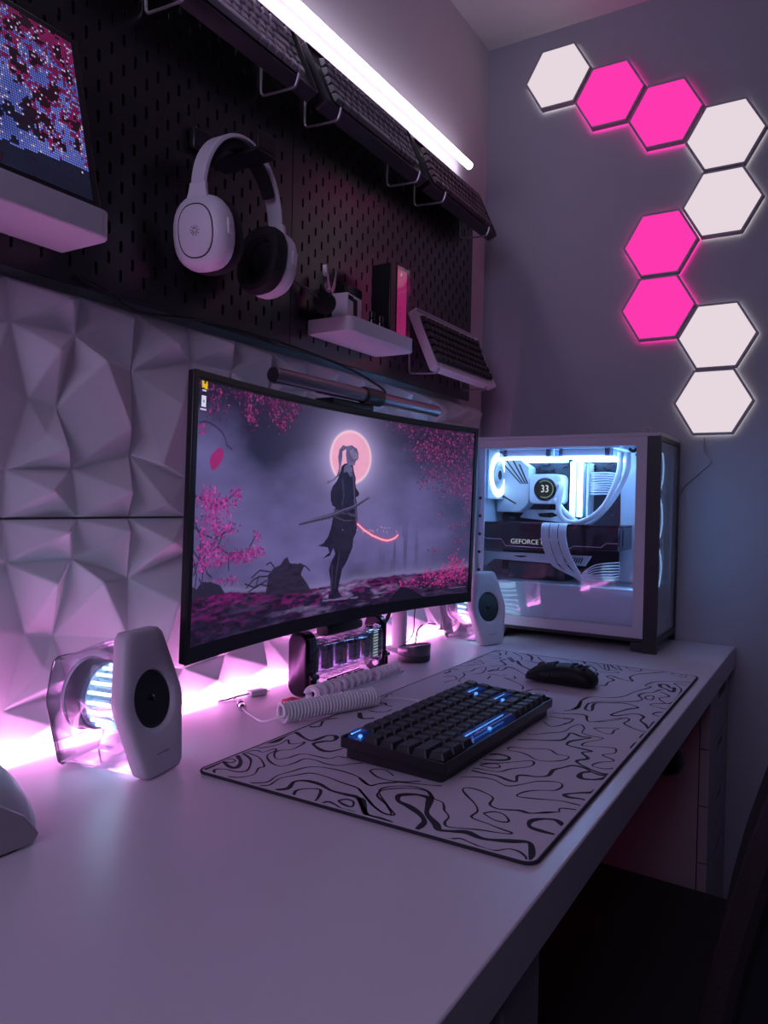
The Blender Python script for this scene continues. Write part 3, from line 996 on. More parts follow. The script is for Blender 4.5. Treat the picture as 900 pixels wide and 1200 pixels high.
# far left rocks and stump
poly_fill([(8, 96), (17, 92), (28, 100), (47, 98), (67, 92), (79, 80), (8, 80)], (0.03, 0.025, 0.05))
poly_fill([(176, 66), (182, 96), (195, 105), (212, 108), (220, 116), (229, 119), (236, 109), (246, 108), (262, 107), (275, 103), (266, 90), (282, 76), (300, 58)], (0.035, 0.025, 0.05), shade=st2)
for P in ([(129, 82), (145, 92), (159, 95), (182, 94)], [(140, 95), (160, 104), (186, 100)], [(135, 76), (160, 84), (180, 80)], [(262, 107), (280, 101), (290, 94)], [(150, 80), (158, 95)], [(196, 106), (186, 114), (176, 111)], [(125, 88), (150, 80), (178, 88)]):
    line(P, 1.1, (0.03, 0.022, 0.045))
# left tree
DK = (0.045, 0.03, 0.07)
for P in ([(5, 209), (21, 206), (54, 195), (77, 204), (103, 218)], [(5, 172), (23, 161), (52, 154), (82, 164)], [(8, 178), (26, 150), (38, 136)], [(6, 120), (31, 131), (60, 143), (83, 132), (118, 133)], [(130, 136), (146, 153)], [(8, 140), (30, 120), (28, 98)], [(10, 110), (20, 128), (24, 160)], [(30, 128), (38, 110), (48, 104)], [(83, 134), (86, 110)], [(8, 130), (16, 110), (14, 95)], [(22, 104), (32, 92)], [(60, 143), (70, 160)]):
    line(P, 1.2, DK)
for a in ((35, 207, 22, 14, 120), (66, 198, 36, 14, 190), (95, 212, 16, 14, 70), (45, 190, 20, 8, 60), (45, 172, 34, 14, 130), (75, 166, 24, 12, 90), (28, 145, 18, 22, 80), (52, 138, 30, 16, 140), (30, 122, 20, 12, 60), (62, 124, 14, 8, 40), (112, 127, 44, 10, 170), (150, 132, 22, 9, 70), (152, 152, 14, 8, 25), (76, 97, 26, 5, 35), (98, 95, 10, 6, 16)):
    petals(*a, 0.9, 2.4, PB, .75)
# top left blossoms
for a in ((22, 352, 30, 14, 40), (45, 340, 34, 24, 60), (40, 318, 30, 10, 24), (95, 350, 30, 14, 40), (118, 345, 22, 20, 60), (122, 325, 22, 18, 90), (133, 312, 12, 12, 30), (150, 346, 30, 16, 50), (170, 345, 28, 14, 50), (186, 330, 24, 18, 80), (205, 320, 18, 16, 70), (228, 343, 22, 14, 50), (205, 347, 60, 8, 60), (232, 330, 10, 10, 20)):
    petals(*a, 0.9, 2.2, PD, .8)
# right blossoms: dark leafy mass then flowers
poly = gau(780, 330, 190, 90)
pic = mixc(pic, (0.020, 0.008, 0.030), 0.85 * poly)
for a in ((560, 345, 60, 16, 90), (620, 320, 60, 30, 160), (655, 300, 50, 30, 180), (700, 320, 90, 50, 330), (750, 300, 70, 70, 380), (690, 260, 70, 30, 160), (740, 255, 60, 40, 220), (600, 292, 30, 12, 40), (640, 262, 24, 14, 40), (618, 243, 16, 14, 30), (765, 215, 22, 60, 120), (720, 228, 60, 14, 60), (733, 160, 40, 8, 26), (738, 128, 26, 10, 30), (660, 350, 60, 10, 80), (670, 180, 8, 5, 5), (660, 112, 20, 5, 9)):
    petals(*a, 0.9, 2.6, PD, .75)
for a in ((645, 66, 24, 10, 60), (705, 64, 44, 16, 170), (728, 82, 26, 22, 130), (752, 66, 30, 22, 100), (680, 46, 60, 10, 80), (575, 50, 60, 12, 60)):
    petals(*a, 0.9, 2.4, [(0.42, 0.03, 0.18), (0.28, 0.015, 0.12), (0.55, 0.07, 0.28)], .8)
poly_fill([(527, 24), (545, 38), (559, 46), (587, 42), (610, 32), (640, 19), (527, 19)], (0.012, 0.008, 0.018))
# falling petal and twig
line([(11, 299), (22, 302), (34, 301), (48, 297), (60, 292), (68, 284), (71, 276), (84, 271)], 1.2, (0.05, 0.02, 0.07), .9)
poly_fill([(58, 272), (52, 270), (40, 262), (35, 254), (39, 244), (44, 241), (54, 247), (64, 258), (66, 266)], (0.34, 0.02, 0.14))
petals(14, 294, 10, 8, 14, 1.5, 2.5, [(0.4, .03, .2)])
# warrior
BD = (0.016, 0.011, 0.028)
body = [(375, 267), (389, 270), (401, 266), (404, 256), (410, 245), (411, 229), (423, 219), (420, 214), (413, 212), (416, 201), (419, 181), (421, 165), (418, 151), (410, 140), (409, 126), (395, 104), (388, 96), (381, 91), (377, 75), (372, 59), (374, 51), (385, 44), (369, 42), (346, 43), (345, 50), (351, 58), (349, 75), (344, 91), (349, 104), (360, 117), (353, 128), (346, 115), (325, 111), (343, 120), (338, 129), (311, 132), (327, 137), (338, 147), (344, 158), (347, 168), (350, 182), (355, 194), (346, 198), (341, 206), (340, 219), (345, 229), (356, 238), (364, 252), (368, 263)]
poly_fill(body, BD, shade=fine * 1.3)
head = [(381, 297), (395, 300), (410, 295), (416, 287), (415, 278), (408, 273), (406, 266), (389, 266), (382, 271), (379, 284), (379, 292)]
poly_fill(head, (0.16, 0.13, 0.24), shade=fine)
poly_fill([(390, 290), (400, 294), (412, 286), (413, 279), (404, 276), (395, 280)], (0.34, 0.30, 0.44), .7, shade=fine)
poly_fill([(381, 297), (370, 298), (360, 290), (357, 278), (361, 260), (357, 249), (345, 240), (329, 237), (329, 232), (339, 235), (351, 240), (362, 247), (365, 260), (369, 276), (369, 288), (379, 292)], (0.15, 0.12, 0.22), shade=fine)
poly_fill([(376, 264), (390, 268), (399, 262), (402, 250), (395, 246), (385, 254), (374, 252)], (0.22, 0.22, 0.36), .6, shade=fine)
line([(404, 248), (407, 225), (410, 205), (415, 185), (417, 168)], 1.6, (0.13, 0.10, 0.18), .8)
line([(372, 240), (378, 215), (374, 200)], 2.0, (0.09, 0.07, 0.12), .6)
line([(352, 190), (375, 186), (415, 180)], 2.2, (0.10, 0.07, 0.12), .8)
line([(350, 180), (382, 172), (418, 172)], 1.2, (0.12, 0.09, 0.15), .6)
for x in range(350, 412, 7):
    line([(x + 8, 172), (x + 2, 140), (x - 6, 122)], .9, (0.07, 0.05, 0.09), .5)
line([(372, 120), (366, 90), (362, 60)], 1.3, (0.09, 0.075, 0.13), .6)
line([(395, 104), (384, 78), (376, 55)], 1.0, (0.16, 0.14, 0.24), .6)
line([(352, 100), (354, 70), (352, 50)], 1.0, (0.10, 0.08, 0.14), .6)
poly_fill([(255, 170), (257, 166), (341, 176), (411, 193), (454, 211), (451, 214), (411, 199), (337, 183)], (0.055, 0.045, 0.08))
line([(256, 169.5), (340, 181), (411, 198), (452, 213)], .7, (0.20, 0.17, 0.28), .8)
line([(380, 188), (400, 177), (422, 165)], 2.0, (0.03, 0.02, 0.045))
bl = [(421, 166), (439, 156), (466, 145), (495, 137), (512, 134.5), (525, 136), (536, 139), (544, 144)]
line(bl, 5.5, (0.45, 0.10, 0.22), .35, 4); line(bl, 2.6, (0.80, 0.16, 0.26), .95); line(bl, 1.1, (1.0, 0.62, 0.60), .95)
petals(470, 153, 60, 8, 26, .7, 1.3, [(1.0, .45, .45)], .9)
line([(330, 42), (372, 40), (430, 38)], 1.5, (0.35, 0.25, 0.45), .45)
petals(405, 36, 6, 2, 3, 3, 4, [(0.02, .015, .03)], 1)
# desktop icons
poly_fill([(14, 354), (25, 354), (26, 342), (14, 343)], (0.80, 0.55, 0.01)); poly_fill([(18, 352), (22, 352), (22, 348), (18, 348)], (0.05, 0.04, 0.01))
poly_fill([(14, 333), (23, 333), (23, 320), (14, 320)], (0.72, 0.72, 0.78)); poly_fill([(17, 328), (20, 328), (20, 325), (17, 325)], (0.2, 0.3, 0.3))
poly_fill([(15, 340.5), (23, 340.5), (23, 338.5), (15, 338.5)], (.6, .6, .65)); poly_fill([(12, 317.5), (25, 317.5), (25, 315.5), (12, 315.5)], (.6, .6, .65))
line([(712, 33), (765, 33)], .7, (0.4, .15, .3), .6)
def mpos(X, Z):
    x = X / 1000.0 - HW + 0.008
    return np.stack([x, sag(x) - 0.0002, Z / 1000.0 + 0.021], -1)
grid_screen('screen', np.clip(pic * np.array([.94, .90, 1.08]), 0, 1) ** 1.12, 764, 330, mpos, pic_mat('wallpaper_picture', 1.0), mon)
# stand
b = NB()
tube(b, [(0, 0.075, 0.16), (0, 0.110, 0.14), (0, 0.118, 0.10)], 0.018, n=16)
obj('stand_arm', b, M_BLK, mon)
b = NB(); box(b, -.05, .05, .072, .09, .11, .21); obj('mounting_plate', b, M_BLK, mon, bevel=0.003)

# white column behind, part of the monitor's support
b = NB(); cyl(b, (.350, .146, .009 - .119), (.350, .150, .17), 0.0165, n=28); obj('stand_column', b, M_WMET, mon)
b = NB(); lathe(b, [(.036, -.1165), (.036, -.113), (.030, -.111)], c=(.350, .146, 0), n=32); obj('stand_base', b, M_WMET, mon)
b = NB(); tube(b, [(.350, .150, .155), (.24, .155, .156), (.10, .140, .156), (0, .118, .156)], 0.011, n=12); obj('stand_link', b, M_WMET, mon)

# screen light bar on top of the monitor
r = empty('screen_bar_lamp', 'dark cylindrical light bar clipped on top of the curved monitor', 'lamp', (1.072, -0.170, 1.2330), (0, math.radians(-0.5), 0))
b = NB(); cyl(b, (-.236, -.012, .0175), (.268, -.012, .0175), 0.0115, n=28); obj('tube', b, M_LAMP, r, bevel=0.0008)
for xa, xb in ((-.2368, -.2355), (.2675, .2688)):
    b = NB(); cyl(b, (xa, -.012, .0175), (xb, -.012, .0175), 0.0108, n=28); obj('end_cap', b, M_BLK, r)
b = NB(); cyl(b, (.000, -.012, .0175), (.052, -.012, .0175), 0.0145, n=28); obj('collar', b, M_BLK, r, bevel=0.001)
b = NB(); box(b, -.08, .045, -.006, .03, -.0050, .005); obj('clip', b, M_BLK, r, bevel=0.002)
b = NB(); box(b, -.23, .262, -.017, -.007, .0055, .0072); obj('lens', b, M_SMOKE, r, smooth=False)
b = NB(); tube(b, [(.045, .004, .022), (.06, .02, .012), (.075, .03, -.02), (.075, .06, -.09), (.06, .09, -.20)], 0.0022); obj('cable', b, M_BLK, r)
b = NB(); tube(b, [(1.165, -.172, 1.262), (1.19, -.14, 1.285), (1.17, -.07, 1.325), (1.02, -.034, 1.345), (.86, -.032, 1.345), (.72, -.034, 1.328), (.66, -.036, 1.345), (.62, -.032, 1.352)], 0.0022)
tag(obj('cable', b, M_BLK), 'thin black cable looping from the screen light bar along the foot of the pegboard', 'cable')

# ------------------------------------------------------------------ PC tower
PCO = Vector((1.729, -0.311, TOP))
pc = empty('computer_tower', 'white computer tower with glass side and blue-white lit parts in the desk corner', 'computer', PCO)
M_PCW = pm('case_white_paint', (0.42, 0.41, 0.47), 0.45, bump=0.05, bscale=500)
M_PCI = pm('case_interior_white', (0.62, 0.66, 0.74), 0.5, bump=0.05, bscale=500)
M_PCB = pm('circuit_board_black', (0.02, 0.022, 0.03), 0.45, bump=0.6, bscale=220)
M_LEDW = emis('case_led_white', (0.24, 0.54, 1.0), 26.0)
M_LEDB = emis('case_led_blue', (0.45, 0.75, 1.0), 7.0)
M_FANL = emis('fan_ring_glow', (0.42, 0.74, 1.0), 4.5)
M_PCG = pm('gpu_shroud_black', (0.014, 0.013, 0.017), 0.22, vary=0.05)
def P(name, bm, m, parent=None, **k):
    bmesh.ops.translate(bm, vec=-PCO, verts=bm.verts[:])
    return obj(name, bm, m, parent or pc, **k)
X0, X1, YF, YB, ZB, ZT = 1.729, 1.957, -0.537, -0.085, 0.768, 1.236
b = NB(); box(b, X0, X1, YF, YB, ZT - .008, ZT); P('top_panel', b, M_PCW, bevel=0.001)
b = NB(); box(b, X0 + .004, X1, YF + .02, YB, ZB, ZB + .010); P('bottom_panel', b, M_PCBLK, bevel=0.001)
b = NB(); box(b, X0, X0 + .007, YF, YF + .029, TOP, ZT - .008); box(b, X0 + .007, X0 + .012, YF, YF + .010, TOP, ZT - .008); P('front_pillar', b, M_PCBLK, smooth=False)
b = NB(); box(b, X1 - .012, X1, YF, YF + .012, TOP + .003, ZT - .008); P('far_front_pillar', b, M_PCBLK, smooth=False)
b = NB(); box(b, X0 + .012, X1 - .012, YF, YF + .010, TOP + .020, TOP + .034); P('front_bottom_rail', b, M_PCBLK, smooth=False)
b = NB(); box(b, X0 + .012, X1 - .012, YF, YF + .010, ZT - .018, ZT - .008); P('front_top_rail', b, M_PCBLK, smooth=False)
for xx in (X0 + .004, X1 - .026):
    b = NB(); prism(b, [(YB - .09, TOP), (YB - .02, TOP), (YB - .01, ZB), (YB - .10, ZB)], 'x', xx, xx + .022); P('rear_foot', b, M_PCBLK, bevel=0.001)
b = NB(); box(b, X1 - .03, X1 - .012, YF + .03, YF + .09, TOP, ZB); P('front_foot', b, M_PCBLK, smooth=False)
b = NB(); box(b, X0 + .0, X0 + .012, YF + .029, YF + .055, TOP + .004, ZB); P('front_foot', b, M_PCBLK, smooth=False)
# side panel frame (four bars) and glass
y0, y1, z0, z1 = YF + .029, YB, 0.777, ZT - .008
wy0, wy1, wz0, wz1 = -0.485, -0.098, 0.801, 1.208
b = NB()
box(b, X0, X0 + .005, y0, wy0, z0, z1); box(b, X0, X0 + .005, wy1, y1, z0, z1)
box(b, X0, X0 + .005, wy0, wy1, z0, wz0); box(b, X0, X0 + .005, wy0, wy1, wz1, z1)
P('side_panel_frame', b, M_PCW, smooth=False)
b = NB(); box(b, X0 + .0012, X0 + .0045, wy0, wy1, wz0, wz1); P('side_glass', b, M_GLASS, smooth=False)
b = NB(); box(b, X0 + .013, X1 - .013, YF + .002, YF + .005, TOP + .035, ZT - .019); P('front_glass', b, M_GLASS, smooth=False)
b = NB()
box(b, X0 + .012, X0 + .032, YF + .007, YF + .012, TOP + .034, ZT - .018); box(b, X1 - .040, X1 - .012, YF + .007, YF + .012, TOP + .034, ZT - .018)
box(b, X0 + .032, X1 - .040, YF + .007, YF + .012, TOP + .034, TOP + .056); box(b, X0 + .032, X1 - .040, YF + .007, YF + .012, ZT - .040, ZT - .018)
P('front_inner_frame', b, M_PCW, smooth=False)
# rear wall, far side, tray
b = NB(); box(b, X0 + .005, X1, YB - .004, YB, ZB + .01, ZT - .008)
P('rear_panel', b, M_PCI, smooth=False)
b = NB(); box(b, X1 - .004, X1, YF + .012, YB - .004, ZB + .01, ZT - .008); P('far_side_panel', b, M_PCW, smooth=False)
b = NB(); box(b, 1.925, 1.929, -0.42, YB - .004, .88, ZT - .008); P('motherboard_tray', b, M_PCI, smooth=False)
b = NB(); box(b, 1.902, 1.93, -0.515, -0.410, .883, ZT - .008); P('cable_cover', b, M_PCI, bevel=0.002)
b = NB(); box(b, X0 + .012, 1.952, -0.515, YB - .004, .872, .882); box(b, X0 + .012, X0 + .016, -0.515, YB - .004, ZB + .01, .872); P('power_supply_shroud', b, M_PCI, smooth=False)
b = NB()
for k in range(5):
    cyl(b, (X0 + .0115, -.104, .905 + k * .045), (X0 + .0125, -.104, .905 + k * .045), .0042, n=12)
P('screw_hole', b, M_BLKM, smooth=False)
b = NB(); box(b, X0 + .0125, X0 + .016, -.115, -.090, .88, 1.215); P('slot_strip', b, M_PCI, smooth=False)
# motherboard
mbp = NB(); box(mbp, 1.918, 1.923, -.405, -.094, .895, 1.196)
mb = P('motherboard', mbp, M_PCB, smooth=False)
def PS(name, bm, m, par, **k):
    bmesh.ops.translate(bm, vec=-PCO, verts=bm.verts[:])
    return obj(name, bm, m, par, **k)
b = NB(); prism(b, [(-.095, 1.050), (-.095, 1.190), (-.150, 1.190), (-.183, 1.168), (-.183, 1.075), (-.160, 1.050)], 'x', 1.868, 1.918)
PS('heatsink', b, M_PCI, mb, bevel=0.002)
b = NB()
for k in range(4):
    ya = -.100 - k * .018
    prism(b, [(ya, 1.186 - max(0, k - 2) * .01), (ya - .004, 1.186 - max(0, k - 2) * .01), (ya - .064 + k * .012, 1.125), (ya - .060 + k * .012, 1.125)], 'x', 1.8672, 1.8682)
prism(b, [(-.112, 1.095), (-.150, 1.074), (-.148, 1.071), (-.110, 1.091)], 'x', 1.8672, 1.8682)
PS('heatsink_groove', b, M_BLKM, mb, smooth=False)
b = NB(); prism(b, [(-.150, 1.036), (-.165, 1.058), (-.275, 1.058), (-.300, 1.048), (-.300, 1.030), (-.262, 1.026)], 'x', 1.895, 1.918); PS('drive_cover', b, M_PCI, mb, bevel=0.001)
b = NB(); prism(b, [(-.200, 1.048), (-.240, 1.052), (-.255, 1.044), (-.235, 1.038), (-.205, 1.040)], 'x', 1.8944, 1.8952); PS('cover_emblem', b, M_BLKM, mb, smooth=False)
b = NB()
R9 = random.Random(4)
for k in range(60):
    yy = R9.uniform(-.39, -.19); zz = R9.choice([R9.uniform(1.155, 1.19), R9.uniform(1.02, 1.19)])
    s_ = R9.uniform(.002, .006)
    box(b, 1.908, 1.918, yy - s_, yy + s_, zz - s_ * .6, zz + s_ * .6)
PS('components', b, M_CHROME, mb, smooth=False)
for k, yy in enumerate((-.300, -.3185, -.337)):
    b = NB(); box(b, 1.868, 1.916, yy - .0028, yy + .0028, 1.043, 1.178)
    m_ = P('memory_stick', b, M_PCI, bevel=0.001)
    if k < 2:
        b = NB(); box(b, 1.862, 1.869, yy - .0052, yy + .0052, 1.043, 1.180)
        PS('light_bar', b, M_LEDW, m_, smooth=False, label='glowing white light bar')
# cooler pump
b = NB()
prism(b, [(y, z) for y, z in rrect(.084, .076, .014, 5, -.2345, 1.111)], 'x', 1.848, 1.905)
pu = P('cooler_pump', b, M_PCI, bevel=0.002)
b = NB(); lathe(b, [(.0285, 1.8475), (.0295, 1.8465), (.0285, 1.8460)], axis='x', n=36, c=(0, -.2345, 1.111)); PS('screen_bezel', b, M_CHROME, pu)
b = NB(); lathe(b, [(.026, 1.8459), (.026, 1.8455)], axis='x', n=36, c=(0, -.2345, 1.111)); PS('round_screen', b, emis('pump_screen', (0.02, 0.03, 0.03), 1), pu, smooth=False)
b = NB()
for i in range(36):
    a = 2 * PI * i / 36
    if 4 < i < 30:
        u_, v_ = math.cos(a), math.sin(a)
        prism(b, [(-.2345 + .0205 * u_, 1.111 + .0205 * v_), (-.2345 + .0225 * u_, 1.111 + .0225 * v_), (-.2345 + .0225 * math.cos(a + .17), 1.111 + .0225 * math.sin(a + .17)), (-.2345 + .0205 * math.cos(a + .17), 1.111 + .0205 * math.sin(a + .17))], 'x', 1.8450, 1.8454)
PS('gauge_ring', b, emis('gauge_green', (0.25, 0.5, 0.4), .8), pu, smooth=False)
text_mesh('temperature_digits', '33', .026, emis('digit_white', (.9, .95, 1), 1.0), pu, Vector((1.8448, -.2345, 1.111)) - PCO, (PI / 2, 0, -PI / 2), width=.85)
# tubes
for P_ in ([(1.845, -.268, 1.122), (1.815, -.288, 1.115), (1.800, -.286, 1.062), (1.800, -.305, 1.032), (1.800, -.350, 1.034), (1.802, -.398, 1.073), (1.806, -.428, 1.149), (1.808, -.430, 1.200)],
           [(1.845, -.262, 1.085), (1.835, -.300, 1.045), (1.822, -.350, 1.026), (1.820, -.405, 1.078), (1.822, -.442, 1.150), (1.824, -.444, 1.200)]):
    b = NB(); tube(b, P_, .0068, n=12); P('coolant_tube', b, M_WPL)
# radiator with fans
b = NB(); box(b, 1.765, 1.900, -.440, -.130, 1.206, 1.228); P('radiator', b, M_PCI, bevel=0.002)
for k in range(2):
    yc = -.213 - k * .142
    b = NB(); box(b, 1.768, 1.898, yc - .062, yc + .062, 1.187, 1.206)
    f_ = P('radiator_fan', b, M_PCI, bevel=0.003)
    b = NB(); box(b, 1.766, 1.776, yc - .068, yc + .068, 1.1815, 1.187); box(b, 1.776, 1.898, yc - .064, yc - .058, 1.1815, 1.187); box(b, 1.890, 1.898, yc - .064, yc + .064, 1.1815, 1.187)
    PS('light_bar', b, M_LEDB if k == 5 else M_LEDW, f_, smooth=False, label='glowing white light bar')
    for yy in (yc - .060, yc + .060):
        b = NB(); box(b, 1.762, 1.768, yy - .009, yy + .009, 1.187, 1.207); PS('corner_pad', b, M_SMOKE, f_, smooth=False)
b = NB(); tube(b, [(1.80, -.452, 1.206), (1.80, -.462, 1.20), (1.80, -.47, 1.205), (1.80, -.476, 1.195), (1.80, -.468, 1.19)], .004); P('black_wire', b, M_BLKM)
# fans: rear exhaust and intake stack
def fan(c, axis, rad, name='rear_fan'):
    cx, cy, cz = c
    d = {'y': lambda r_, h: (r_, h)}[axis]
    b = NB()
    n = 40
    sq = []
    for i in range(n):
        a = 2 * PI * i / n
        m_ = max(abs(math.cos(a)), abs(math.sin(a)))
        sq.append((math.cos(a) / m_ * rad * 1.04, math.sin(a) / m_ * rad * 1.04))
    ci = [(math.cos(2 * PI * i / n) * rad * .97, math.sin(2 * PI * i / n) * rad * .97) for i in range(n)]
    loft(b, [[(cx + p[0], cy + .022, cz + p[1]) for p in ci], [(cx + p[0], cy + .022, cz + p[1]) for p in sq], [(cx + p[0], cy, cz + p[1]) for p in sq], [(cx + p[0], cy, cz + p[1]) for p in ci], [(cx + p[0], cy + .022, cz + p[1]) for p in ci]], False)
    f_ = P(name, b, M_PCI)
    b = NB(); lathe(b, [(rad * .96, -.001), (rad * .96, -.003), (rad * .62, -.003), (rad * .62, -.001), (rad * .96, -.001)], axis='y', n=40, c=(cx, cy, cz), cap=False); PS('light_ring', b, M_FANL, f_, smooth=False, label='glowing white ring')
    b = NB(); lathe(b, [(rad * .30, .004), (rad * .30, -.004), (rad * .2, -.005)], axis='y', n=30, c=(cx, cy, cz)); PS('hub', b, M_PCI, f_)
    b = NB(); lathe(b, [(rad * .20, -.0052), (rad * .20, -.0058)], axis='y', n=30, c=(cx, cy, cz)); PS('hub_badge', b, M_CHROME, f_, smooth=False)
    for k in range(9):
        a = 2 * PI * k / 9
        b = NB(); rr_ = []
        for t in (0, .5, 1):
            q = rad * (.28 + .66 * t); a1, a2 = a + .25 * t, a + .50 + .22 * t
            rr_.append([(cx + q * math.cos(a1), cy + .004, cz + q * math.sin(a1)), (cx + q * math.cos(a2), cy + .016, cz + q * math.sin(a2)), (cx + q * math.cos(a2), cy + .0175, cz + q * math.sin(a2)), (cx + q * math.cos(a1), cy + .0055, cz + q * math.sin(a1))])
        loft(b, rr_); PS('blade', b, M_PCI, f_)
fan((1.832, -.112, 1.146), 'y', .060)
# intake fans standing on the far side wall near the front, glowing edges seen through the front glass
for k in range(3):
    zc = .86 + .005 + k * .118 + .06
    b = NB(); box(b, 1.775, 1.899, -.512, -.490, zc - .057, zc + .057)
    f_ = P('intake_fan', b, M_PCI, bevel=0.002)
    b = NB(); box(b, 1.768, 1.775, -.514, -.500, zc - .045, zc + .045); PS('light_edge', b, M_LEDW, f_, smooth=False, label='glowing white edge')
    b = NB(); lathe(b, [(.052, -.5125), (.052, -.5145), (.046, -.5145), (.046, -.5125), (.052, -.5125)], axis='y', n=36, c=(1.837, 0, zc), cap=False); PS('light_ring', b, emis('dim_ring', (.35, .6, 1.0), 2.0), f_, smooth=False)
# graphics card
b = NB(); prism(b, [(-.092, .962), (-.092, 1.022), (-.440, 1.022), (-.440, .966), (-.330, .966), (-.318, .958), (-.110, .958)], 'x', 1.772, 1.902)
gp = P('graphics_card', b, M_PCG, bevel=0.002)
b = NB(); box(b, 1.770, 1.903, -.441, -.090, 1.0225, 1.0255); PS('backplate', b, M_CHROME, gp, smooth=False)
b = NB()
tr_ = [(-.094, .992), (-.110, .984), (-.150, .984), (-.162, .968), (-.320, .966), (-.336, .975), (-.400, .975), (-.412, .985), (-.438, .985)]
for (a0, c0), (a1, c1) in zip(tr_[:-1], tr_[1:]):
    prism(b, [(a0, c0), (a1, c1), (a1, c1 - .002), (a0, c0 - .002)], 'x', 1.7708, 1.7722)
PS('silver_trim', b, M_SILVER, gp, smooth=False)
text_mesh('lettering', 'GEFORCE RTX', .0165, emis('letter_glow', (.55, .58, .62), .8), gp, Vector((1.7710, -.2300, .9785)) - PCO, (PI / 2, 0, -PI / 2), width=1.02)
b = NB(); box(b, 1.775, 1.80, -.4415, -.440, .975, 1.015); box(b, 1.81, 1.84, -.4415, -.440, .975, 1.015); PS('end_vent', b, M_CHROME, gp, smooth=False)
b = NB(); prism(b, [(-.088, .950), (-.370, .950), (-.355, .925), (-.120, .930), (-.098, .912), (-.088, .912)], 'x', 1.800, 1.806); P('lower_bracket', b, M_PCI, bevel=0.001)
b = NB()
for k in range(9):
    prism(b, [(-.300 - k * .006, .945), (-.303 - k * .006, .945), (-.298 - k * .006, .932), (-.295 - k * .006, .932)], 'x', 1.7992, 1.8)
prism(b, [(-.17, .941), (-.20, .943), (-.21, .940), (-.19, .937)], 'x', 1.7992, 1.8)
P('bracket_vent', b, M_BLKM, smooth=False)
b = NB(); box(b, 1.82, 1.90, -.30, -.15, .883, .925); P('lower_card', b, M_PCB, bevel=0.002)
# combed white cables
for g_ in range(3):
    b = NB()
    for s_ in range(6):
        yy = -.258 - g_ * .0215 - s_ * .0033
        tube(b, [(1.795, yy, 1.026), (1.765, yy, 1.022), (1.7585, yy - .002, .99), (1.760, yy - .012, .955), (1.765, yy - .030 + s_ * .0008, .925), (1.775, -.338 - g_ * .007 - s_ * .001, .900), (1.79, -.345 - g_ * .006, .886)], .0017, n=6, k=4)
    box(b, 1.7565, 1.7595, -.256 - g_ * .0215 - .0205, -.256 - g_ * .0215, .986, .990)
    P('combed_cable', b, M_WPL)
b = NB()
for s_ in range(10):
    zz = 1.100 + s_ * .0058
    tube(b, [(1.915, -.332, zz), (1.885, -.336, zz), (1.870, -.352, zz + .001 * math.sin(s_)), (1.872, -.380, zz + .001), (1.90, -.398, zz)], .0024, n=6, k=4)
P('combed_board_cable', b, M_WPL)
b = NB()
for s_ in range(7):
    tube(b, [(1.775, -.352 - s_ * .0008, .886 + s_ * .004), (1.78, -.385, .895 + s_ * .006), (1.785, -.420 - s_ * .002, .897 + s_ * .007), (1.81, -.435, .90 + s_ * .006)], .0014, n=6, k=4)
P('loose_cable_bundle', b, M_WPL)
# top handle stub
b = NB()
for yy in (-.512, -.496):
    cyl(b, (1.742, yy, ZT), (1.742, yy, ZT + .012), .0012, n=8)
cyl(b, (1.742, -.512, ZT + .012), (1.742, -.496, ZT + .012), .0012, n=8)
P('wire_loop', b, M_WIRE)

# ------------------------------------------------------------------ speakers
M_RIB = emis('speaker_rib_glow', (0.50, 0.80, 1.0), 6.0)
M_RIBD = pm('speaker_basket_blue', (0.22, 0.30, 0.40), 0.25, metal=0.3, vary=0.05)
M_DRUM = pm('speaker_magnet_grey', (0.10, 0.10, 0.13), 0.3, vary=0.05)
M_SPK = pm('speaker_white_shell', (0.62, 0.58, 0.66), 0.42, bump=0.05, bscale=500)
def hexring(wb, wm, wt, hb, hm, ht, n=60, rad=0.008):
    """closed outline (x, h) around (0, hm) with n points, rounded corners"""
    P0 = [(wb, hb), (wm, hm), (wt, ht), (-wt, ht), (-wm, hm), (-wb, hb)]
    out = []
    cx, cy = 0, (hb + ht) / 2
    segs = []
    m = len(P0)
    pts = []
    for i in range(m):
        p, c, q = Vector(P0[i - 1]), Vector(P0[i]), Vector(P0[(i + 1) % m])
        rr_ = rad
        a, b_ = c + (p - c).normalized() * rr_, c + (q - c).normalized() * rr_
        for t in (0.0, .25, .5, .75, 1.0):
            pts.append((1 - t) ** 2 * a + 2 * t * (1 - t) * c + t * t * b_)
    # resample by angle
    for k in range(n):
        a = 2 * PI * k / n
        d = Vector((math.cos(a), math.sin(a)))
        best = None
        for i in range(len(pts)):
            p, q = pts[i] - Vector((cx, cy)), pts[(i + 1) % len(pts)] - Vector((cx, cy))
            e = q - p
            det = d.x * (-e.y) + d.y * e.x
            if abs(det) < 1e-12:
                continue
            t = (p.x * (-e.y) + p.y * e.x) / det
            s = (d.x * p.y - d.y * p.x) / det
            if t > 0 and -1e-6 <= s <= 1 + 1e-6 and (best is None or t > best):
                best = t
        out.append((cx + d.x * best, cy + d.y * best))
    return out
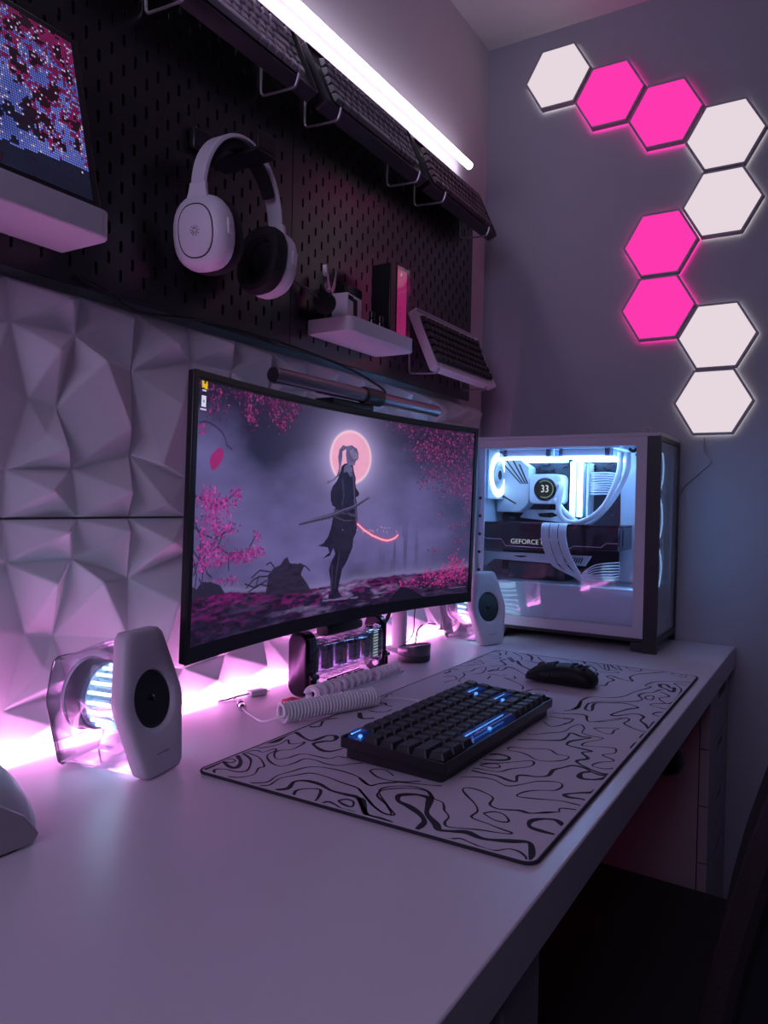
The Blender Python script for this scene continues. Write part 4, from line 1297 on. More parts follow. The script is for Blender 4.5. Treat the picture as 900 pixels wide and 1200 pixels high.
def speaker(label, loc, rz, lean=11):
    r = empty('speaker', label, 'speaker', loc, (0, 0, math.radians(rz)), group='clear-bodied desk speakers')
    TA = math.tan(math.radians(lean))
    def pl(o, yoff):
        return [(x, h * TA + yoff, h) for x, h in o]
    H0 = .0015
    cxh = .0865
    circ = lambda rad, yoff, n=60: [(rad * math.cos(2 * PI * k / n), (cxh + rad * math.sin(2 * PI * k / n)) * TA + yoff, cxh + rad * math.sin(2 * PI * k / n)) for k in range(n)]
    b = NB()
    o0 = hexring(.033, .0535, .0315, H0, cxh, .1655)
    o1 = hexring(.034, .055, .0325, H0 - .0005, cxh, .167)
    o2 = hexring(.032, .0525, .0300, H0 + .001, cxh, .1645)
    o3 = hexring(.0285, .0490, .0260, .0055, cxh, .1605)
    loft(b, [pl(o0, .020), pl(o1, .017), pl(o1, .0045), pl(o2, .0015), pl(o3, .0), circ(.0385, .0), circ(.0345, .0024), circ(.0330, .010), circ(.0330, .018)], False)
    obj('front_plate', b, M_SPK, r, angle=50)
    b = NB(); loft(b, [circ(.0331, .006), circ(.031, .0055), circ(.028, .008), circ(.020, .014), circ(.011, .017), circ(.0105, .0172)], True)
    obj('cone', b, M_BLK, r)
    b = NB(); loft(b, [circ(.0085, .0165), circ(.0085, .010), circ(.007, .006), circ(.004, .0035), circ(.0005, .003)], True)
    obj('dome', b, M_CHROME, r)
    b = NB()
    for q in range(14):
        x = -.011 + q * .0016
        box(b, x, x + .0010, .026 * TA - .0004, .026 * TA + .001, .0250, .0262)
    obj('brand_print', b, pm('print_grey', (.18, .17, .2), .5), r, smooth=False)
    # clear body
    r0 = hexring(.0315, .0520, .030, .003, cxh, .163)
    r1 = hexring(.034, .0555, .045, .002, .084, .133)
    b = NB()
    loft(b, [pl(r0, .019), [(x, .128, h) for x, h in r1]], False)
    sh = obj('clear_shell', b, M_CLEAR, r)
    m = sh.modifiers.new('wall', 'SOLIDIFY'); m.thickness = .0022; m.offset = -1
    b = NB(); loft(b, [[(x, .1282, h) for x, h in r1], [(x, .1305, h) for x, h in r1]], True); obj('rear_cover', b, M_CLEAR, r)
    b = NB(); tube(b, [(x, .1290, h) for x, h in r1] + [(r1[0][0], .1290, r1[0][1])], .0010, n=6, smoothpath=False); obj('rear_edge_shade', b, M_DRUM, r)  # dark line added to imitate the shell edge darkened by refraction
    b = NB(); box(b, -.030, .030, .05, .118, .0035, .0125); obj('clear_base_block', b, M_CLEAR, r, bevel=.002)
    # basket: glowing ribs
    cy0 = cxh * TA + .020
    cz = .0835
    core = NB(); lathe(core, [(.036, cy0), (.030, cy0 + .018), (.030, cy0 + .040), (.032, cy0 + .048)], axis='y', n=32, c=(0, 0, cz)); obj('basket_core', core, M_RIBD, r)
    b = NB()
    for q in range(20):
        a = 2 * PI * q / 20
        ca, sa = math.cos(a), math.sin(a)
        pr_ = [(.0475, cy0 - .006), (.0425, cy0 + .006), (.0375, cy0 + .018), (.0370, cy0 + .048)]
        tube(b, [(rr_ * ca, yy, cz + rr_ * sa) for rr_, yy in pr_], .0021, n=6, k=4)
    obj('rib', b, M_RIB, r)['label'] = 'glowing white ribs around the driver'
    b = NB(); lathe(b, [(.0380, cy0 + .048), (.0400, cy0 + .049), (.0400, cy0 + .056), (.0380, cy0 + .058)], axis='y', n=40, c=(0, 0, cz)); obj('basket_ring', b, M_RIBD, r)
    b = NB(); lathe(b, [(.0395, cy0 + .056), (.0415, cy0 + .058), (.0415, cy0 + .080), (.0400, cy0 + .082)], axis='y', n=48, c=(0, 0, cz)); obj('magnet', b, M_DRUM, r)
    b = NB(); lathe(b, [(.0420, cy0 + .0785), (.0440, cy0 + .0795), (.0440, cy0 + .0825), (.0420, cy0 + .0825), (.0420, cy0 + .0785)], axis='y', n=48, c=(0, 0, cz), cap=False); obj('rear_ring', b, pm('rose_ring', (0.7, 0.45, 0.62), .3, metal=.3), r)
    return r
speaker('white-faced clear speaker with glowing ribs, the large near one left of the monitor', (0.6225, -0.210, TOP), 10, 11)
speaker('white-faced clear speaker with glowing ribs, the far one between monitor and computer tower', (1.610, -0.2045, TOP), -21.7, 10.3)
MATLINES=[(5,[(5,408),(30,411),(38,411),(29,391),(32,382),(49,391),(62,408),(61,411)]),(2,[(35,411),(45,411),(51,407),(48,399),(40,399),(38,411)]),(2.5,[(3,390),(12,398),(20,389),(21,373),(30,365),(47,374),(64,389),(74,411),(73,411)]),(2,[(3,371),(10,357),(26,350),(45,359),(54,358),(73,382),(78,402),(77,411)]),(2,[(82,411),(92,403),(92,392),(110,389),(106,383),(88,381),(76,371),(66,354),(66,340),(83,335),(102,334),(106,321),(103,303),(106,286),(119,277),(131,266)]),(2,[(100,411),(107,402),(128,395),(149,398),(137,385),(147,375),(155,374),(145,370),(121,369),(109,379),(96,377),(82,362),(93,353),(110,350),(117,342),(118,327),(120,309),(133,305),(134,296),(141,288)]),(4,[(122,411),(136,405),(160,410),(181,411)]),(2,[(3,337),(16,322),(39,325),(59,320),(77,315),(88,305),(93,283),(92,258),(86,240),(74,220),(84,214),(98,199)]),(2,[(3,323),(11,314),(33,317),(52,308),(67,298),(68,277),(63,250),(59,226),(44,208),(28,187),(18,168),(20,160),(34,172),(50,189),(63,201),(74,204),(86,198),(97,182),(99,168),(95,155),(82,143)]),(4.5,[(3,300),(15,291),(34,297),(44,289),(45,270),(37,247),(37,227),(37,213),(21,197),(3,178),(4,168)]),(2.5,[(3,273),(15,279),(26,273),(32,259),(16,249),(3,245),(3,251)]),(2.5,[(3,235),(10,232),(8,222),(3,210),(3,199),(3,192)]),(2.5,[(18,225),(26,220),(25,210),(13,204),(13,214),(18,225)]),(4.5,[(120,411),(141,411),(159,411),(178,411),(179,406),(167,384),(164,369),(178,366),(193,365),(199,356),(191,348),(179,346),(171,354),(157,360),(149,353),(140,334),(144,323),(161,317)]),(3.5,[(214,411),(214,404),(224,399),(246,410),(259,409),(270,399)]),(5,[(313,390),(291,374),(293,364),(302,357)]),(2.5,[(331,386),(331,372),(339,361),(356,359)]),(3,[(382,406),(405,407),(417,406),(428,411)]),(3,[(371,399),(381,387),(372,378),(372,367)]),(2.5,[(436,411),(435,403)]),(3,[(360,391),(360,386)]),(2,[(86,243),(74,221),(87,213),(100,201),(107,183),(113,165),(119,152)]),(2,[(113,245),(121,243),(126,231),(115,213)]),(2,[(113,245),(101,227),(100,209),(107,192),(118,179)]),(5,[(37,211),(32,203),(11,186),(4,177),(4,162),(3,148)]),(2,[(59,226),(42,204),(26,183),(18,168),(19,157),(24,159),(39,178),(51,195),(61,201),(74,199),(86,187),(94,173),(95,158),(82,145),(78,131),(69,124),(60,119),(48,108),(33,105),(26,98),(31,84),(37,69),(41,53),(45,41),(49,40),(51,51),(55,68),(60,88),(77,89),(93,99),(109,116),(120,126),(128,128),(132,119),(129,105),(120,90),(102,86),(96,78),(97,67),(105,52),(104,42),(111,31),(121,21)]),(5.5,[(3,121),(13,121),(25,124),(38,137),(48,155),(54,171),(67,178),(76,171),(81,161),(79,147),(62,139),(42,130),(25,111),(15,102),(19,90),(25,77),(21,60),(25,46),(32,32),(38,20),(31,13),(5,3)]),(2,[(3,86),(3,84),(9,76),(7,66),(3,48),(5,38),(15,29),(15,19),(8,10),(3,8)]),(2,[(76,82),(86,74),(85,63),(74,53),(68,55),(67,66),(76,82)]),(4.5,[(92,3),(100,9),(102,16),(97,26),(88,33),(78,33),(71,28),(69,16),(69,4),(71,3)]),(4,[(208,3),(198,3),(187,16),(174,27),(169,21),(172,9),(171,3)]),(2,[(154,3),(154,10),(154,24),(149,38),(142,55),(139,69),(148,70),(161,64),(172,52),(180,40),(195,37),(205,42),(204,52),(194,67),(177,77),(164,86),(162,94),(170,109),(170,123),(163,137),(155,146)]),(2,[(140,3),(139,7),(135,18),(129,19),(124,17),(117,27),(108,36),(102,44),(103,55),(95,73),(97,82)]),(3.5,[(266,3),(258,10),(262,22),(271,34),(271,48),(257,56),(242,63),(220,62),(209,72),(205,85),(198,92),(181,87),(179,96),(185,113),(183,129),(184,145)]),(5,[(263,3),(251,3),(238,13),(234,26),(242,31),(253,31),(262,24)]),(3.5,[(268,3),(264,11),(271,27),(289,49),(308,40),(326,53),(339,44),(342,63),(346,79),(363,80),(379,71),(397,61),(393,73),(401,91),(381,90),(362,92),(349,107),(340,125),(328,142)]),(2,[(291,3),(282,12),(283,26),(291,28),(304,22),(315,11),(323,13),(332,28),(349,17),(368,21),(366,34),(358,52),(356,62),(371,61),(402,46),(404,63),(411,78),(435,82),(449,92),(434,99),(401,102),(382,118),(362,133),(361,141)]),(2,[(443,71),(451,62),(463,40),(450,43),(431,42),(428,53),(443,71)]),(2,[(283,139),(294,137),(300,118),(313,94),(301,78),(301,63),(286,63),(271,75),(265,92),(277,110),(281,124),(278,137)]),(4,[(249,150),(257,141),(256,127),(246,123),(236,132),(228,149)]),(2,[(213,147),(226,128),(243,112),(258,97),(248,90),(234,93),(215,108),(200,114),(195,127),(194,139),(192,148)]),(2,[(206,144),(216,138),(222,128),(214,121),(205,129),(206,144)]),(2,[(465,144),(465,123),(465,109),(444,110),(415,124),(433,142)]),(2,[(485,146),(493,126),(505,109),(500,99),(472,86),(492,68),(514,54),(525,42),(514,37),(493,40),(480,26)]),(2.5,[(505,136),(523,126),(544,124),(581,131),(615,127),(626,111),(636,93),(659,79),(698,72),(739,59),(755,56),(759,67),(794,60),(811,46),(825,26),(835,5),(841,3)]),(5,[(523,126),(544,124),(583,131)]),(3.5,[(579,117),(541,112),(531,103),(538,100),(568,107),(585,105),(599,88),(610,70),(606,54),(596,43),(577,54),(541,66),(526,67),(530,58),(551,44),(557,33),(546,23),(524,23),(506,12),(484,3)]),(3,[(574,115),(590,109),(606,93),(622,70),(635,55),(655,49),(677,60),(699,56),(715,44),(740,38),(744,33)]),(4.5,[(784,47),(788,36),(765,24),(775,20),(739,16),(753,30),(766,42),(784,47)]),(2.5,[(728,35),(703,15),(679,27),(650,10),(665,3),(701,3),(729,3),(764,6),(791,17),(807,26),(810,12),(801,3)]),(2.5,[(650,3),(650,10),(629,31),(617,14),(615,3),(643,3)]),(2.5,[(678,49),(690,41),(678,35),(659,36),(662,45),(678,49)]),(3,[(590,3),(588,10),(571,15),(564,3),(565,3)]),(4,[(532,3),(530,3),(505,3),(486,3),(523,3),(529,3)]),(2,[(468,6),(475,21),(492,39),(518,38),(522,46),(499,57),(486,68),(472,84),(480,91),(501,98),(500,112),(490,131)]),(3.5,[(466,3),(470,3),(469,6)]),(4,[(434,3),(448,3),(462,3)]),(4,[(381,3),(401,3),(414,3)]),(3,[(708,141),(715,127),(744,129),(763,124),(776,131),(787,143),(800,138),(785,119),(779,106),(780,94),(811,106),(847,98),(874,76),(897,58),(897,58)]),(2,[(897,233),(897,218),(874,209),(872,200),(835,176),(819,174),(824,156),(830,136),(840,134),(848,147),(851,166),(889,190),(897,205),(897,208)]),(3.5,[(897,233),(897,222),(874,209)]),(3.5,[(805,181),(807,167),(772,159),(766,171)]),(2,[(731,161),(743,155),(760,157),(761,163)]),(2,[(897,192),(897,179),(846,161),(850,155),(894,170),(897,165)]),(3,[(897,166),(878,154),(861,141)]),(2,[(897,151),(856,132)]),(2,[(897,144),(897,134),(887,130),(871,115),(878,101),(897,103),(897,76)]),(2,[(897,132),(897,116)]),(1.5,[(881,45),(896,42),(897,22),(876,18),(868,24),(876,29),(876,35),(871,42)]),(3.5,[(887,30),(885,24)]),(2,[(467,124),(472,110),(452,109),(438,114)]),(2,[(897,359),(897,330),(897,302),(897,274),(891,254),(876,236),(851,232)]),(4,[(896,344),(878,325),(839,311)]),(2,[(831,308),(827,288),(828,267)]),(2,[(886,315),(847,288),(846,263)]),(2,[(897,375),(877,355),(858,339),(833,331)]),(4.5,[(821,335),(794,320),(775,304),(755,282)]),(2,[(829,324),(827,301),(824,280)]),(3,[(799,364),(770,339),(754,348),(737,358)]),(3,[(799,364),(822,360)]),(2.5,[(897,411),(897,411),(869,411),(881,411),(870,393),(849,386),(843,400),(831,411)]),(2,[(897,411),(897,411),(897,411),(889,401)]),(2,[(897,388),(869,380),(861,371)]),(2.5,[(839,364),(801,336)]),(2.5,[(847,362),(807,335)]),(2,[(770,390),(778,405),(759,411),(753,400),(762,387),(749,379),(736,389),(717,398),(700,408)]),(3.5,[(676,398),(667,409),(658,411),(648,403),(625,405)]),(2,[(691,345),(711,334),(742,340),(749,319),(736,301),(706,273)]),(3.5,[(691,345),(716,339),(717,326),(752,327),(746,311)]),(2,[(669,334),(676,325),(670,310),(683,304)]),(2,[(662,300),(649,279),(636,262),(619,246),(597,238)]),(2,[(686,289),(673,281),(661,281),(661,297)]),(3,[(589,229),(607,224),(617,210),(613,197)]),(2,[(653,378),(636,367),(602,360),(584,353)]),(2,[(601,393),(618,381),(598,365),(580,369),(562,373)]),(2,[(651,359),(675,348),(725,363),(700,373),(675,371),(659,381)]),(2,[(632,319),(660,325)]),(2,[(812,387),(819,372),(835,382),(822,395)]),(2,[(732,411),(787,411),(820,408)])]

# ------------------------------------------------------------------ desk mat
r = empty('desk_mat', 'long desk mat with black contour-line print and black stitched edge under keyboard and mouse', 'desk mat', (0.645, -0.652, TOP))
def orr(ins, z, rad=0.012):
    return [(x, y, z) for x, y in rrect(0.900 - 2 * ins, 0.414 - 2 * ins, rad - ins * .5, 6, .45, .207)]
b = NB(); loft(b, [orr(0, 0.0002), orr(0, 0.0032), orr(.001, 0.0040), orr(.0035, 0.0040)], True)
# printed contour lines as flush ribbons in the same mesh
def ribbon(bm, pts, wmm, mi=1, z=0.00412):
    Pp = crom([(x / 1000, y / 1000, 0) for x, y in pts], 6)
    Q = [Pp[0]]
    for p in Pp[1:]:
        if (p - Q[-1]).length > 0.0012:
            Q.append(p)
    if len(Q) < 2:
        return
    n = len(Q)
    L_, R_ = [], []
    closed = (Vector((*pts[0], 0)) - Vector((*pts[-1], 0))).length < 2
    for i, p in enumerate(Q):
        t = (Q[min(i + 1, n - 1)] - Q[max(i - 1, 0)])
        if t.length < 1e-9:
            t = Vector((1, 0, 0))
        t.normalize()
        nn = Vector((-t.y, t.x, 0))
        # pen swells along the stroke, tapering to the ends when thick
        k = 1.0 if closed else min(1.0, .7 + 4.0 * min(i, n - 1 - i) / n)
        hw = wmm / 2000 * (k if wmm > 3 else 1.0) * (1 + .25 * math.sin(i * .37))
        for lst, s in ((L_, 1), (R_, -1)):
            q = p + nn * hw * s
            lst.append(bm.verts.new((min(max(q.x, .0035), .8965), min(max(q.y, .0035), .4105), z)))
    for i in range(n - 1):
        f = bm.faces.new((R_[i], R_[i + 1], L_[i + 1], L_[i]))
        f.material_index = mi
for wm_, pts in MATLINES:
    ribbon(b, pts, wm_ * 1.25)
o = obj('cloth', b, [M_MAT, M_INK], r, smooth=False)
b = NB()
ed = [Vector((x, y, .0026)) for x, y in rrect(0.9015, 0.4155, .0125, 8, .45, .207)]
tube(b, ed + [ed[0]], .0017, n=6, smoothpath=False)
obj('stitched_edge', b, M_INK, r, label='black stitched edge')

# ------------------------------------------------------------------ mouse
r = empty('mouse', 'black gaming mouse on the far part of the patterned mat', 'mouse', (1.318, -0.459, MATZ + .0012), (0, 0, math.radians(2)))
# body along y: nose at +y (towards the wall), palm at -y
secs = [(.064, .016, .006, .012), (.060, .024, .004, .019), (.045, .0305, .002, .026), (.022, .0300, .001, .033), (.0, .0285, .001, .038), (-.022, .0295, .001, .0385), (-.042, .0305, .001, .034), (-.056, .0265, .002, .025), (-.0625, .018, .005, .015)]
b = NB(); rg = []
for y, hw, z0, z1 in secs:
    rr_ = []
    for k in range(28):
        a = 2 * PI * k / 28
        c, s = math.cos(a), math.sin(a)
        x = hw * math.copysign(abs(c) ** .75, c)
        z = (z0 + z1) / 2 + (z1 - z0) / 2 * math.copysign(abs(s) ** .8, s)
        rr_.append((x, y, z))
    rg.append(rr_)
loft(b, rg)
M_MOUSE = pm('mouse_black', (0.007, 0.007, 0.009), 0.55, spec=.3, vary=.08, bscale=60)
o = obj('shell', b, M_MOUSE, r, angle=60)
sm = o.modifiers.new('smooth', 'SUBSURF'); sm.levels = 1; sm.render_levels = 2
for s in (-1, 1):
    b = NB(); rg = []
    for y, hw, z1 in ((.0625, .0150, .0155), (.048, .0245, .0262), (.028, .0245, .0335), (.010, .0225, .0382)):
        rg.append([(s * .0035, y, z1 - .004), (s * hw * .96, y, z1 - .013), (s * hw, y, z1 - .0075), (s * hw * .62, y, z1 - .0005), (s * .0035, y, z1 + .0012)])
    loft(b, rg)
    obj('button', b, M_MOUSE, r, bevel=.0008)
b = NB(); lathe(b, [(.008, -.0028), (.0095, -.0018), (.0095, .0018), (.008, .0028)], axis='x', n=24, c=(0, .036, .0265)); obj('scroll_wheel', b, M_BLK, r)
b = NB()
for q in range(3):
    for s_ in range(3 - (q % 2)):
        cx, cy = -.012 + s_ * .012 + (q % 2) * .006, -.022 - q * .010
        lathe(b, [(.0042, 0), (.0042, .0022), (.0030, .0022), (.0030, 0)], c=(cx, cy, .0375 - q * .0012 - abs(cx) * .12), n=6, cap=False)
obj('palm_honeycomb', b, M_MOUSE, r, smooth=False)
b = NB(); box(b, -.0305, -.0285, -.004, .012, .018, .023); box(b, -.031, -.029, .015, .031, .017, .022); obj('side_buttons', b, M_BLK, r, bevel=.0008)

# ------------------------------------------------------------------ puck dial
r = empty('puck_dial', 'round dark puck dial with flat slanted glossy top on the desk below the monitor', 'dial', (1.356, -0.135, TOP))
b = NB(); lathe(b, [(.026, 0), (.0325, .0015), (.0335, .004), (.0335, .013), (.033, .014)], n=48); obj('base', b, pm('puck_base', (.035, .03, .04), .5, vary=.05), r)
b = NB(); lathe(b, [(.0325, .0142), (.0335, .0155), (.0345, .030), (.0335, .032), (.0315, .032), (.0305, .029)], n=48)
o = obj('dial_ring', b, pm('puck_ring', (.16, .13, .17), .3, metal=.5, vary=.05), r)
for v in o.data.vertices:
    v.co.z += (v.co.y * -.16) * (v.co.z - .014) / .018
b = NB(); lathe(b, [(.0308, .0265), (.0308, .0285)], n=48)
o = obj('glass_top', b, pm('puck_glass', (.01, .01, .012), .15, coat=.5), r)
for v in o.data.vertices:
    v.co.z += v.co.y * -.13

# ------------------------------------------------------------------ clear portable speaker with metal ends
r = empty('clear_player', 'clear plastic portable player between two dark metallic end frames under the monitor', 'audio player', (1.112, -0.120, TOP), (0, 0, math.radians(1.5)))
Lh = .133
def ov(x, hy, z0, z1, rad=.02, n=6):
    return [(x, y, z) for y, z in rrect(2 * hy, z1 - z0, rad, n, 0, (z0 + z1) / 2)]
for s in (-1, 1):
    xa = s * (Lh - .030) if s < 0 else s * (Lh - .022)
    xb = s * Lh
    b = NB()
    loft(b, [ov(xa, .0185, .004, .104, .016), ov(xa + s * .004, .021, .001, .108, .019), ov(xb - s * .006, .021, .001, .108, .019), ov(xb - s * .001, .017, .005, .104, .015), ov(xb, .013, .010, .099, .012)], True)
    obj('end_frame', b, M_CHROME, r)
    b = NB()
    for zz in (.050, .060, .070):
        box(b, xa + s * .008, xb - s * .008, -.0218, -.0208, zz, zz + .0012)
    obj('frame_engraving', b, M_BLKM, r, smooth=False)
    b = NB(); box(b, xa + s * .006, xb - s * .006, -.025, -.020, .012, .040); box(b, xa + s * .010, xb - s * .010, -.028, -.024, .004, .030); cyl(b, (xa + s * .005, -.026, .034), (xb - s * .005, -.026, .034), .004)
    obj('clasp', b, M_CHROME, r, bevel=.002)
    b = NB(); cyl(b, (xa, -.012, .020), (xa - s * .010, -.012, .020), .006); cyl(b, (xa, -.012, .088), (xa - s * .010, -.012, .088), .006); obj('hinge_pin', b, M_SILVER, r)
b = NB(); loft(b, [ov(-Lh + .024, .022, .020, .090, .018), ov(Lh - .018, .022, .020, .090, .018)], True)
sh = obj('clear_tube', b, M_CLEAR, r, angle=60); m = sh.modifiers.new('wall', 'SOLIDIFY'); m.thickness = .0025; m.offset = -1
M_INN = pm('player_inner_grey', (.05, .05, .07), .3, metal=.4, vary=.05)
for k in range(5):
    xc = -.088 + k * .0445
    b = NB(); loft(b, [ov(xc - .0165, .0155, .029, .082, .008), ov(xc + .0165, .0155, .029, .082, .008)], True)
    o = obj('inner_cell', b, M_SMOKE, r, angle=60)
    b = NB(); box(b, xc - .010, xc + .010, -.006, .006, .034, .076); obj('circuit', b, M_INN, o, smooth=False)
    b = NB()
    hoop = [(xc + .0205, y, z) for y, z in rrect(.042, .066, .012, 4, 0, .055)]
    tube(b, hoop + [hoop[0]], .0009, n=6, smoothpath=False); obj('hoop', b, M_SILVER, o)
b = NB()
for k in range(9):
    box(b, .086, .102, -.0172, -.0166, .034 + k * .0055, .0365 + k * .0055)
obj('glowing_grille', b, emis('grille_glow', (.75, .92, .95), .55), r, smooth=False)
b = NB(); box(b, -.018, -.006, -.0166, -.016, .045, .066); box(b, .045, .053, -.0166, -.016, .050, .066); obj('copper_core', b, pm('copper', (.5, .2, .1), .3, metal=.6), r, smooth=False)
b = NB(); loft(b, [ov(-.060, .012, .092, .1085, .006), ov(-.045, .015, .092, .113, .006), ov(.035, .015, .092, .113, .006), ov(.052, .012, .092, .1085, .006)], True); obj('top_handle', b, M_BLK, r)
b = NB(); cyl(b, (-.050, -.026, .016), (.035, -.026, .016), .0065, n=16); cyl(b, (-.050, -.010, .012), (.050, -.010, .012), .007, n=16); obj('bottom_bar', b, M_CHROME, r)

b = NB(); prism(b, [(-.014, -.010), (.012, -.013), (.016, .008), (-.010, .012)], 'z', 0, .0085)
o = obj('red_case', b, M_RED, None, bevel=.002); o.location = (.946, -.139, TOP)
tag(o, 'small glossy red case lying at the foot of the clear player', 'case')

# frosted coiled strip in two lengths
def coil_strip(label, P0, P1, loops, rad):
    r = empty('frosted_coil', label, 'coiled cable', P0, (0, 0, math.atan2(P1[1] - P0[1], P1[0] - P0[0])), group=None)
    L_ = math.hypot(P1[0] - P0[0], P1[1] - P0[1])
    for k in range(loops):
        xc = (k + .5) * L_ / loops
        rr_ = rad * (1 - .22 * k / loops)
        b = NB()
        pts = []
        for q in range(15):
            a = 2 * PI * q / 14
            pts.append((xc - L_ / loops * .16 + .30 * L_ / loops * q / 14 + .22 * rr_ * math.sin(a), rr_ * .80 * math.cos(a), rad * 1.0 + rr_ * .80 * math.sin(a)))
        tube(b, pts, rr_ * .46, n=8, k=2)
        obj('loop', b, M_FROST, r)
    b = NB(); box(b, -.004, L_ + .004, -rad * .95, rad * .75, 0, .0035)
    obj('base_strip', b, M_FROST, r, bevel=.001)
    return r
coil_strip('longer frosted clear coil lying in front of the clear player', (.966, -.160, TOP), (1.146, -.160, TOP), 9, .0125)
coil_strip('shorter frosted clear coil lying nearest the puck dial', (1.152, -.163, TOP), (1.250, -.160, TOP), 6, .0105)

# white coiled keyboard cable
r = empty('coiled_cable', 'thick white coiled cable lying partly on the back edge of the desk mat', 'cable', (0, 0, 0))
Pa, Pb, rad = Vector((.846, -.200, TOP + .0186)), Vector((1.000, -.262, TOP + .0205)), .0128
d = (Pb - Pa).normalized(); u = d.cross(Vector((0, 0, 1))).normalized(); v = u.cross(d)
turns, spt = 30, 12
b = NB()
pts = [Pa + (Pb - Pa) * (i / (turns * spt)) + (u * math.cos(2 * PI * i / spt) + v * math.sin(2 * PI * i / spt)) * rad for i in range(turns * spt + 1)]
tube(b, pts, .0028, n=6, smoothpath=False)
obj('coil', b, M_COIL, r)
b = NB(); tube(b, [Pa + u * rad, Pa + Vector((-.012, .012, -.010)), (.842, -.165, TOP + .003), (.860, -.128, TOP + .003), (.868, -.108, TOP + .006)], .0017); obj('lead', b, M_COIL, r)
b = NB(); tube(b, [Pb + u * rad, Pb + Vector((.02, -.004, -.008)), Pb + Vector((.05, -.016, -.012)), (1.062, -.30, MATZ + .003), (1.05, -.36, MATZ + .006)], .0017); obj('tail', b, M_COIL, r)
r = empty('cable_connector', 'small round metal cable connector lying left of the white coiled cable', 'connector', (.868, -.108, TOP + .0065), (0, 0, math.radians(50)))
b = NB(); lathe(b, [(.0035, 0), (.0060, .001), (.0060, .010), (.0052, .011), (.0052, .014)], axis='x', n=20); obj('socket', b, M_SILVER, r)
b = NB(); lathe(b, [(.0050, .0145), (.0064, .0155), (.0064, .024), (.0040, .027), (.0030, .033)], axis='x', n=20); obj('plug', b, M_CHROME, r)
b = NB(); tube(b, [(.033, 0, 0), (.048, .002, .0), (.062, .006, -.0035), (.072, .002, -.004)], .0013); obj('wire', b, M_COIL, r)
# little white plugs behind
r = empty('power_plug', 'small white plug lying at the back of the desk left of the clear player', 'plug', (.963, -.060, TOP), (0, 0, math.radians(-15)))
b = NB(); box(b, -.022, .010, -.008, .008, 0, .010); obj('body', b, M_WPL, r, bevel=.002)
b = NB(); box(b, .010, .016, -.005, -.002, .003, .006); box(b, .010, .016, .002, .005, .003, .006); obj('pin', b, M_SILVER, r, smooth=False)
b = NB(); tube(b, [(-.022, 0, .005), (-.04, .004, .003), (-.07, .0, .002), (-.10, .01, .002)], .0018); obj('cord', b, M_COIL, r)
# dark cables behind the puck and the far speaker
b = NB(); tube(b, [(1.375, -.040, TOP + .003), (1.365, -.050, TOP + .020), (1.352, -.055, TOP + .050), (1.368, -.065, TOP + .085), (1.372, -.07, TOP + .13)], .0042)
tag(obj('cable', b, M_BLK), 'thick dark cable rising behind the puck dial', 'cable')
b = NB(); tube(b, [(1.460, -.075, TOP + .003), (1.50, -.06, TOP + .012), (1.555, -.035, TOP + .026), (1.62, -.02, TOP + .030), (1.68, -.02, TOP + .02)], .0020)
tag(obj('cable', b, M_BLK), 'thin dark cable arching over the desk to the back of the far speaker', 'cable')
b = NB(); tube(b, [(1.450, -.050, TOP + .003), (1.52, -.04, TOP + .020), (1.545, -.03, TOP + .060), (1.56, -.025, TOP + .10)], .0014)
tag(obj('cable', b, M_BLK), 'thin dark cable standing up between monitor arm and far speaker', 'cable')

# ------------------------------------------------------------------ white rounded object at the left edge
r = empty('desk_gadget', 'white rounded gadget with a darker curved flap at the left edge of the desk', 'gadget', (0.310, -0.175, TOP), (0, 0, math.radians(-2)))
b = NB(); rg = []
N = 18
for i in range(N + 1):
    t = i / N
    x = -.145 + .290 * (t ** .8 if t > .5 else t * .8706)
    x = .145 * math.sin(PI * (t - .5))
    e = max(0.0, 1 - abs(x / .1455) ** 3.0) ** .6
    hw, hh = .045 * e ** .6 + .0008, .098 * e + .0008
    rg.append([(x, -.020 + hw * math.cos(a), hh * math.sin(a)) for a in [PI * k / 20 for k in range(21)]])
loft(b, rg); obj('shell', b, M_WPL, r, angle=60)
b = NB()
pf = [(.116, .002), (.122, .010), (.108, .030), (.080, .050), (.045, .066), (.0, .076), (-.06, .076), (-.12, .06), (-.14, .002)]
loft(b, [[(x, -.064, z) for x, z in pf], [(x * .99, -.070, z) for x, z in pf]], True); bmesh.ops.translate(b, vec=(0.004, 0, 0), verts=b.verts[:])
box(b, -.136, .108, -.066, -.045, 0, .004)
obj('flap', b, M_DRAW, r, bevel=.002, label='darker curved front flap')

# black cable clamp hanging under the front edge of the desk
r = empty('under_desk_holder', 'rounded black holder screwed under the front edge of the desk', 'holder', (1.335, -0.630, TOP - .0505))
b = NB(); prism(b, [(-.03, -.012), (.03, -.012), (.03, 0), (-.03, 0)], 'y', -.02, .03); obj('plate', b, M_BLK, r, bevel=.002)
b = NB(); lathe(b, [(.012, -.012), (.024, -.020), (.034, -.036), (.036, -.052), (.030, -.066), (.016, -.074), (.002, -.076)], n=28); obj('holder_body', b, M_BLK, r)

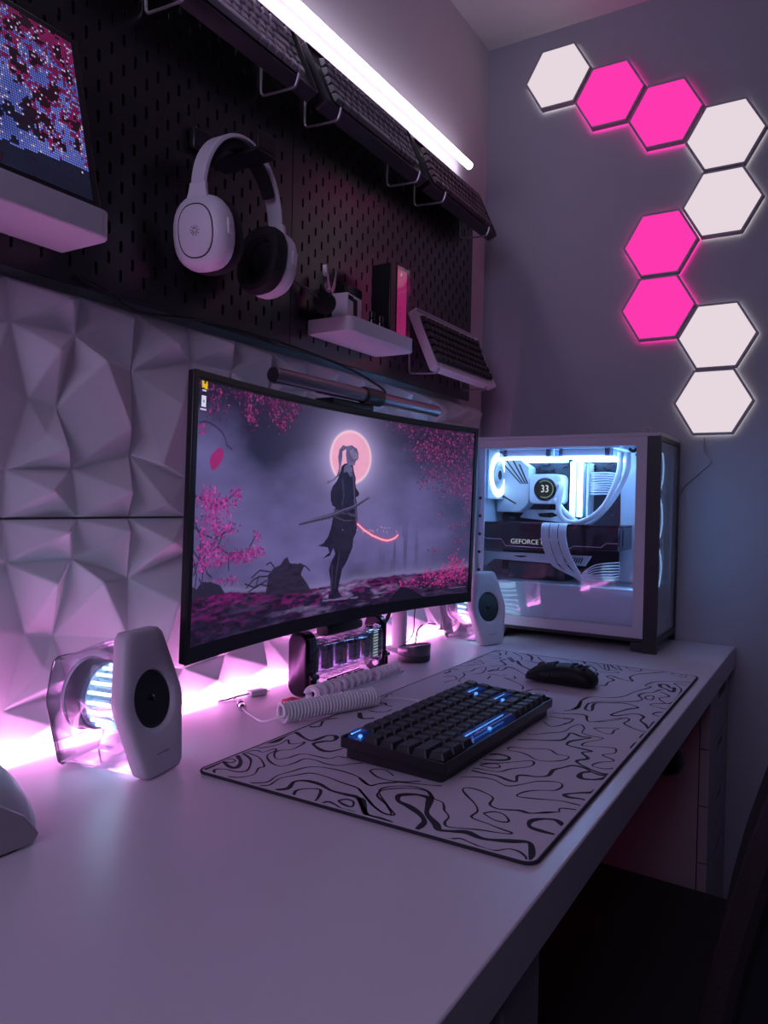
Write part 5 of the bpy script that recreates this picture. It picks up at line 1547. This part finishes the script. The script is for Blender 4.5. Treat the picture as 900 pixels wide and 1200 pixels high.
# ------------------------------------------------------------------ office chair pushed under the desk
ch = empty('office_chair', 'black office chair pushed against the desk in the bottom right corner', 'chair', (1.06, -0.690, 0.0), (0, 0, math.radians(-3)))
b = NB(); rg = []
for z, k in ((.395, .86), (.405, .97), (.43, 1.0), (.452, .985), (.465, .90)):
    rg.append([(x * k, y * k + .05, z) for x, y in rrect(.48, .50, .10, 6)])
loft(b, rg); obj('seat', b, M_CHAIR, ch, angle=60)
b = NB(); rg = []
for t in np.linspace(0, 1, 12):
    z = .48 + .62 * t
    y = -.185 - .16 * t ** 1.3 + .02 * math.sin(t * PI)
    w_ = .235 * (1 - .25 * abs(t - .45) ** 2) * (1.0 if t < .9 else .93)
    th = .035
    rr_ = []
    for k in range(24):
        a = 2 * PI * k / 24
        x = w_ * math.copysign(abs(math.cos(a)) ** .5, math.cos(a))
        rr_.append((x, y + th * math.copysign(abs(math.sin(a)) ** .8, math.sin(a)) + .085 * (abs(x) / .235) ** 3, z))
    rg.append(rr_)
loft(b, rg); obj('backrest', b, M_CHAIR, ch, angle=60)
for s in (-1, 1):
    b = NB(); tube(b, [(s * .236, -.10 + .0, .50), (s * .240, -.12, .62), (s * .238, -.16, .78), (s * .226, -.22, .95)], .016, n=10); obj('side_bolster', b, M_CHAIRS, ch, label='plum woven edge')
b = NB(); cyl(b, (0, .03, .10), (0, .03, .395), .028); obj('gas_column', b, M_BLK, ch)
for k in range(5):
    a = 2 * PI * k / 5 + .3
    b = NB(); tube(b, [(0, .03, .11), (.16 * math.cos(a), .03 + .16 * math.sin(a), .095), (.29 * math.cos(a), .03 + .29 * math.sin(a), .072)], lambda t: .026 - .010 * t, n=10); obj('base_arm', b, M_BLK, ch)
    cx, cy = .29 * math.cos(a), .03 + .29 * math.sin(a)
    b = NB()
    cyl(b, (cx - .02 * math.sin(a), cy + .02 * math.cos(a), .029), (cx + .02 * math.sin(a), cy - .02 * math.cos(a), .029), .028); cyl(b, (cx, cy, .03), (cx, cy, .075), .007)
    obj('caster', b, M_BLK, ch)
